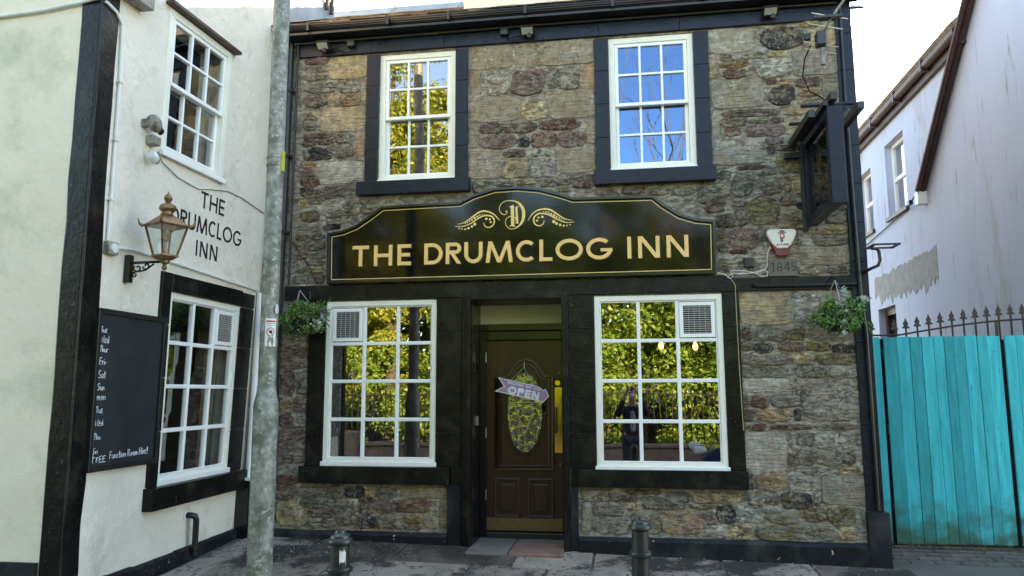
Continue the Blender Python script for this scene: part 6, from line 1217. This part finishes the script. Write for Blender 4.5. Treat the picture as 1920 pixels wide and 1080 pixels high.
# fallen petals and grit
rg = np.random.default_rng(12); n = 900
xs = np.concatenate([rg.uniform(-3.7, 2.2, 500), rg.normal(-3.0, .35, 400)]); ys = np.concatenate([rg.uniform(-1.4, -.05, 500), rg.uniform(-1.3, -.2, 400)])
zz = np.array([gz(x, y) for x, y in zip(xs, ys)])+.006; nn = rg.normal(size=(n, 3))*.25+np.array([0, 0, 1]); nn /= np.linalg.norm(nn, axis=1)[:, None]
ok = (xs > -3.72)
v, n = leafmesh(np.stack([xs, ys, zz], 1)[ok], nn[ok], rg.uniform(.005, .014, 900)[ok], .8, 4); o = leafobj(v, n, 'fallen_petals', M['petalw'], None, (0, -.5, .05)); tag(o, 'tiny white petals scattered on the dark paving', 'petals', kind='stuff')
# weeds under the gate and along walls
P = []; 
for k in range(150): x = rg.uniform(2.2, 4.4); P.append((x, GY+rg.uniform(-.03, .04), .06+rg.uniform(0, .06)))
P = np.array(P); nn = rg.normal(size=(150, 3)); nn /= np.linalg.norm(nn, axis=1)[:, None]; v, n = leafmesh(P, nn, rg.uniform(.02, .05, 150), .3, 5); o = leafobj(v, n, 'weeds', M['leafd'], None, (3.3, GY, .05)); tag(o, 'small weeds at the foot of the turquoise gate', 'weeds', kind='stuff')

# ================================================================== ACROSS THE STREET (seen in the glass)
lowz = gz(0, KERB_Y)-.12
gw = thing('garden_wall', (0, -9.6, lowz), 'low pinkish stone wall topped by a slim iron railing across the street', 'wall')
for i in range(30):
    x = -15+i*1.0
    link(MB().box(x, x+.985, -9.72, -9.45, lowz-.3, .30+rnd.uniform(-.01, .01)), 'wall_block', M['wallst'], gw, bevel=.015)
    link(MB().box(x, x+.99, -9.76, -9.41, .313, .39), 'coping_stone', M['wallst'], gw, bevel=.02)
link(MB().box(-6.55, -6.1, -9.8, -9.3, lowz-.3, .62), 'wall_pier', M['wallst'], gw, bevel=.03)
rl = thing('garden_railing', (0, -9.58, .4), 'slim black iron railing on the low wall across the street', 'railing')
link(MB().box(-15, 15, -9.6, -9.57, 1.44, 1.465), 'top_rail', M['blacksatin'], rl)
bb = MB().box(-.011, .011, -.008, .008, .39, 1.53); p0_ = None
for i in range(150):
    if p0_ is None: p0_ = o = link(bb, 'railing_bar', M['blacksatin'], rl, origin=(0, 0, 0))
    else: o = p0_.copy(); COL.objects.link(o)
    o.location = Vector((-12+i*.13, -9.585, 0))-worldpos(rl)
bank = sheet('wooded_bank', -40, 40, -45, -9.7, 20, 16, M['earth'], lambda x, y: lowz+max(0, -10.5-y)*.10, jit=.1)
def tree(x, y, h, rw_, label, seed, dens=1., mt='leaf', trunk=True, low=.4):
    t = thing('broadleaf_tree', (x, y, lowz), label, 'tree', 'trees behind the garden railing'); rg = np.random.default_rng(seed)
    tr = MB(); tr.tube([(x, y, lowz-.2), (x+.1, y, h*.35), (x-.1, y-.1, h*.7), (x, y, h*.95)], [.17, .13, .08, .02], 10)
    for k in range(9):
        a = rg.uniform(0, 6.28); z = h*rg.uniform(.25, .8); L_ = rw_*rg.uniform(.4, .85); tr.tube([(x, y, z), (x+L_*.5*math.cos(a), y+L_*.5*math.sin(a), z+L_*.25), (x+L_*math.cos(a), y+L_*math.sin(a), z+L_*.4)], [.06, .04, .01], 6)
    link(tr, 'trunk', M['bark'], t)
    P, Nn, Sz = [], [], []
    nc = int(46*dens)
    for k in range(nc):
        d = rg.normal(size=3); d /= np.linalg.norm(d); r = rg.uniform(.35, 1)
        zc = low+(h-low)*.5+d[2]*r*(h-low)*.5; wdt = rw_*(1-.35*max(0, (zc-low)/(h-low)-.5)); c = (x+d[0]*r*wdt, y+d[1]*r*rw_*.8, zc)
        s = rg.uniform(.45, .95); p, nn, sz = cloud(rg, c, (s, s, s*.7), 520, .125, .5, .3); P.append(p); Nn.append(nn); Sz.append(sz)
    P, Nn, Sz = map(np.concatenate, (P, Nn, Sz)); v, n = leafmesh(P, Nn, Sz, .6, seed); leafobj(v, n, 'crown', M[mt], t, (x, y, h/2))
tree(-9.4, -13.4, 12.5, 2.6, 'tall yellow green tree at the left end of the garden railing', 31, 1.6)
tree(-6.6, -13.2, 13.0, 2.1, 'tall yellow green tree second from the left behind the railing', 32, 2.0, mt='leafy')
tree(-3.4, -12.6, 7.2, 2.2, 'bushy tree third from the left behind the railing', 33, 1.3, low=.0)
tree(-.7, -12.4, 6.7, 2.2, 'bushy tree behind the middle of the railing', 34, 1.3, low=.0)
tree(2.2, -12.4, 6.0, 2.1, 'bushy tree behind the railing right of the photographer', 35, 1.3, low=.0)
tree(5.0, -12.6, 5.8, 2.2, 'bushy tree at the right end of the railing', 36, 1.2, low=.0)
P, Nn, Sz = [], [], []
for k in range(170):
    c = (rg.uniform(-14, 12), rg.uniform(-12.5, -10.2), rg.uniform(-.1, 2.6)); s = rg.uniform(.3, .6); p, nn_, sz = cloud(rg, c, (s, s, s), 260, .11, .4, .2); P.append(p); Nn.append(nn_); Sz.append(sz)
P, Nn, Sz = map(np.concatenate, (P, Nn, Sz)); v, n = leafmesh(P, Nn, Sz, .5, 77); o = leafobj(v, n, 'undergrowth', M['leaf'], None, (0, -11.3, 0)); tag(o, 'dense leafy undergrowth pressing against the garden railing', 'shrubs', kind='stuff')
P, Nn, Sz = [], [], []
for k in range(300):
    c = (rg.uniform(-24, 14), rg.uniform(-18, -15), rg.uniform(0, 6.3)); p, nn_, sz = cloud(rg, c, (1.1, 1.1, 1.0), 150, .34, .4, .2); P.append(p); Nn.append(nn_); Sz.append(sz)
P, Nn, Sz = map(np.concatenate, (P, Nn, Sz)); v, n = leafmesh(P, Nn, Sz, .6, 78); o = leafobj(v, n, 'far_wood', M['leafd'], None, (0, -17, 0)); tag(o, 'dark wood behind the nearer trees', 'wood', kind='stuff')
# bare tree whose twigs show in the upper right window
bt = thing('bare_tree', (.6, -14.0, lowz), 'bare branched pale tree rising above the bushes across the street', 'tree'); br = random.Random(17); bb = MB()
def branch(p, d, L_, r, lev):
    q = p+d*L_*.5+Vector((br.uniform(-.08, .08), br.uniform(-.08, .08), .03))*L_; e = p+d*L_
    bb.tube([p, q, e], [max(r, .014), max(r*.8, .012), max(r*.6, .01)], 6 if lev < 2 else 4, cap=False)
    if lev >= 5: return
    for k in range(3 if lev < 3 else 2):
        nd = (d+Vector((br.uniform(-.55, .55), br.uniform(-.4, .4), br.uniform(-.05, .4)))).normalized(); branch(e if k else q, nd, L_*br.uniform(.62, .85), r*.55, lev+1)
branch(Vector((.3, -14, lowz-.2)), Vector((-.03, 0, 1)), 4.6, .13, 0); branch(Vector((.2, -14, lowz+4.0)), Vector((-.3, 0, 1)).normalized(), 3.4, .08, 1); branch(Vector((.2, -14, lowz+4.2)), Vector((.32, 0, 1)).normalized(), 3.4, .08, 1)
link(bb, 'trunk', M['barkp'], bt, recalc=False)

# ------------------------------------------------------------------ parked car
cr = thing('parked_car', (2.9, -8.0, lowz), 'dark blue parked car across the street seen reflected in the right window', 'car')
cz_ = lowz+.02; prof = [(.0, .28), (.0, .55), (.10, .68), (.95, .80), (1.25, .86), (1.95, 1.28), (2.3, 1.36), (3.2, 1.36), (3.85, 1.05), (3.98, .92), (4.02, .5), (3.98, .28)]
def car_section(b, inset_, x0=1.0):
    pass
bdy = MB(); n = len(prof); ys = [(-.86, .0), (-.80, 1), (.80, 1), (.86, .0)]
vs = []
for yy_, k in ((-.70, 1), (-.84, .93), (.84, .93), (.70, 1)):
    for (x, z) in prof: kk_ = 1 if abs(yy_) < .8 else .94; zz_ = z if abs(yy_) < .8 else (z if z < .6 else .6+(z-.6)*.86); vs.append((1.15+2+(x-2)*kk_, -8.05+yy_*(1 if z < .95 else .86), cz_+zz_))
fs = []
for j in range(3):
    for i in range(n): k = (i+1) % n; fs.append((j*n+i, j*n+k, (j+1)*n+k, (j+1)*n+i))
fs += [tuple(range(n)), tuple(range(3*n, 4*n))[::-1]]
bdy.add(vs, fs, True); link(bdy, 'body', M['carblue'], cr, sub=2)
link(MB().poly([(2.48, .92), (3.02, 1.26), (4.25, 1.26), (4.82, .94)], -.765, .765), 'side_windows', M['carglass'], cr, lambda u, v, d: (u, -8.05+d, cz_+v), bevel=.03)
for x in (1.95, 4.45):
    for s_ in (-1, 1):
        wv = link(MB().lathe([(.20, -.1), (.31, -.09), (.32, 0), (.31, .09), (.20, .1)], 0, 0, 24), 'wheel', M['tyre'], cr, lambda u, v, d, x=x, s_=s_: (x+u, -8.05+s_*.74+d, cz_+.31+v)); link(MB().lathe([(.001, -.06), (.2, -.09), (.2, .09), (.001, .06)], 0, 0, 16), 'rim', M['alum'], wv, lambda u, v, d, x=x, s_=s_: (x+u, -8.05+s_*.74+d, cz_+.31+v))
for s_ in (-1, 1): link(MB().box(1.12, 1.35, -8.05+s_*.55-.15, -8.05+s_*.55+.15, cz_+.58, cz_+.70), 'headlight', M['plasticw'], cr, bevel=.04)

# ------------------------------------------------------------------ the photographer
ph = thing('person', (.02, -7.75, lowz), 'person in a navy jacket and dark jeans holding up a phone with both hands', 'person')
FZ = lowz+.0; HX, HY = .02, -7.72
def skin_mesh(name, mt, verts, edges, radii, parent, sub=2, root=0):
    me = bpy.data.meshes.new(name); org = Vector(ph.location); me.from_pydata([Vector(v)-org for v in verts], edges, []); o = bpy.data.objects.new(name, me); COL.objects.link(o); o.parent = parent
    s = o.modifiers.new('skin', 'SKIN'); s.use_smooth_shade = True
    for i, r in enumerate(radii):
        r = r if isinstance(r, tuple) else (r, r); me.skin_vertices[0].data[i].radius = r; me.skin_vertices[0].data[i].use_root = (i == root)
    m = o.modifiers.new('sub', 'SUBSURF'); m.levels = m.render_levels = sub; me.materials.append(M[mt]); return o
def V(x, y, z): return (HX+x, HY+y, FZ+z)
bv = [V(0, 0, .95), V(0, .0, 1.15), V(0, .0, 1.36), V(0, .02, 1.46), V(0, .05, 1.55), V(0, .06, 1.64), V(0, .05, 1.70)]
br_ = [(.16, .12), (.15, .11), (.17, .11), .06, .07, (.078, .09), (.06, .07)]
be = [(0, 1), (1, 2), (2, 3), (3, 4), (4, 5), (5, 6)]
def chain(start, pts, rad):
    k = start
    for p, r in zip(pts, rad): bv.append(V(*p)); br_.append(r); be.append((k, len(bv)-1)); k = len(bv)-1
    return k
hands = []
for s_ in (-1, 1):
    k = chain(0, [(s_*.10, 0, .88), (s_*.12, .02, .50), (s_*.13, -.01, .10), (s_*.14, .04, .05), (s_*.15, .16, .03)], [.10, .065, .045, .045, .035])
    k = chain(2, [(s_*.19, 0, 1.40), (s_*.30, .12, 1.30), (s_*.10, .33, 1.72), (s_*.075, .37, 1.77)], [.065, .048, .032, .034]); hands.append(k)
    for f in range(4): chain(k, [(s_*.062, .40, 1.80-f*.017), (s_*.045, .425, 1.805-f*.018), (s_*.022, .425, 1.805-f*.018)], [.011, .0095, .008])
    chain(k, [(s_*.06, .37, 1.81), (s_*.035, .375, 1.83)], [.012, .009])
skin_mesh('body', 'skin', bv, be, br_, ph)
jv = [V(0, 0, .80), V(0, 0, 1.12), V(0, 0, 1.34), V(0, .01, 1.45)]; jr = [(.20, .15), (.19, .14), (.20, .14), (.09, .09)]; je = [(0, 1), (1, 2), (2, 3)]
for s_ in (-1, 1):
    b0 = len(jv); jv += [V(s_*.19, 0, 1.40), V(s_*.31, .12, 1.30), V(s_*.15, .27, 1.60)]; jr += [.09, .07, .05]; je += [(2, b0), (b0, b0+1), (b0+1, b0+2)]
skin_mesh('jacket', 'navy', jv, je, jr, ph)
jv = [V(0, 0, .94)]; jr = [(.17, .13)]; je = []
for s_ in (-1, 1): b0 = len(jv); jv += [V(s_*.10, 0, .86), V(s_*.12, .02, .50), V(s_*.13, -.01, .12)]; jr += [.115, .085, .07]; je += [(0, b0), (b0, b0+1), (b0+1, b0+2)]
skin_mesh('trousers', 'jeans', jv, je, jr, ph)
skin_mesh('shirt_front', 'shirt', [V(0, .13, 1.0), V(0, .125, 1.2), V(0, .11, 1.38)], [(0, 1), (1, 2)], [(.05, .03), (.06, .03), (.05, .03)], ph)
skin_mesh('hair', 'hair', [V(0, .0, 1.66), V(0, .02, 1.73)], [(0, 1)], [(.08, .07), (.07, .08)], ph)
for s_ in (-1, 1):
    link(MB().lathe([(.001, -.008), (.008, -.004), (.008, .004), (.001, .008)], 0, 0, 8), 'eye', M['plasticw'], ph, lambda u, v, d, s_=s_: V(s_*.03+u, .135+v, 1.645+d)); link(MB().box(s_*.14-.045, s_*.14+.045, .0, .27, 0, .07), 'shoe', M['blackpl'], ph, lambda u, v, d: V(u, v-.04, d+.0), bevel=.025)
link(MB().poly([(-.012, 1.60), (.012, 1.60), (.006, 1.64), (-.006, 1.64)], .13, .155), 'nose', M['skin'], ph, lambda u, v, d: V(u, d, v), bevel=.004)
phn = thing('mobile_phone', (.0, -7.30, 1.5), 'dark phone held up in both hands by the person', 'phone')
pz = FZ+1.775
link(MB().box(-.055, .055, HY+.39, HY+.399, pz-.035, pz+.035), 'phone_body', M['blackpl'], phn, bevel=.004); link(MB().lathe([(.001, 0), (.006, 0), (.006, .003), (.001, .003)], 0, 0, 10), 'phone_lens', M['carglass'], phn, lambda u, v, d: (-.035+u, HY+.3995+d, pz+.02+v))
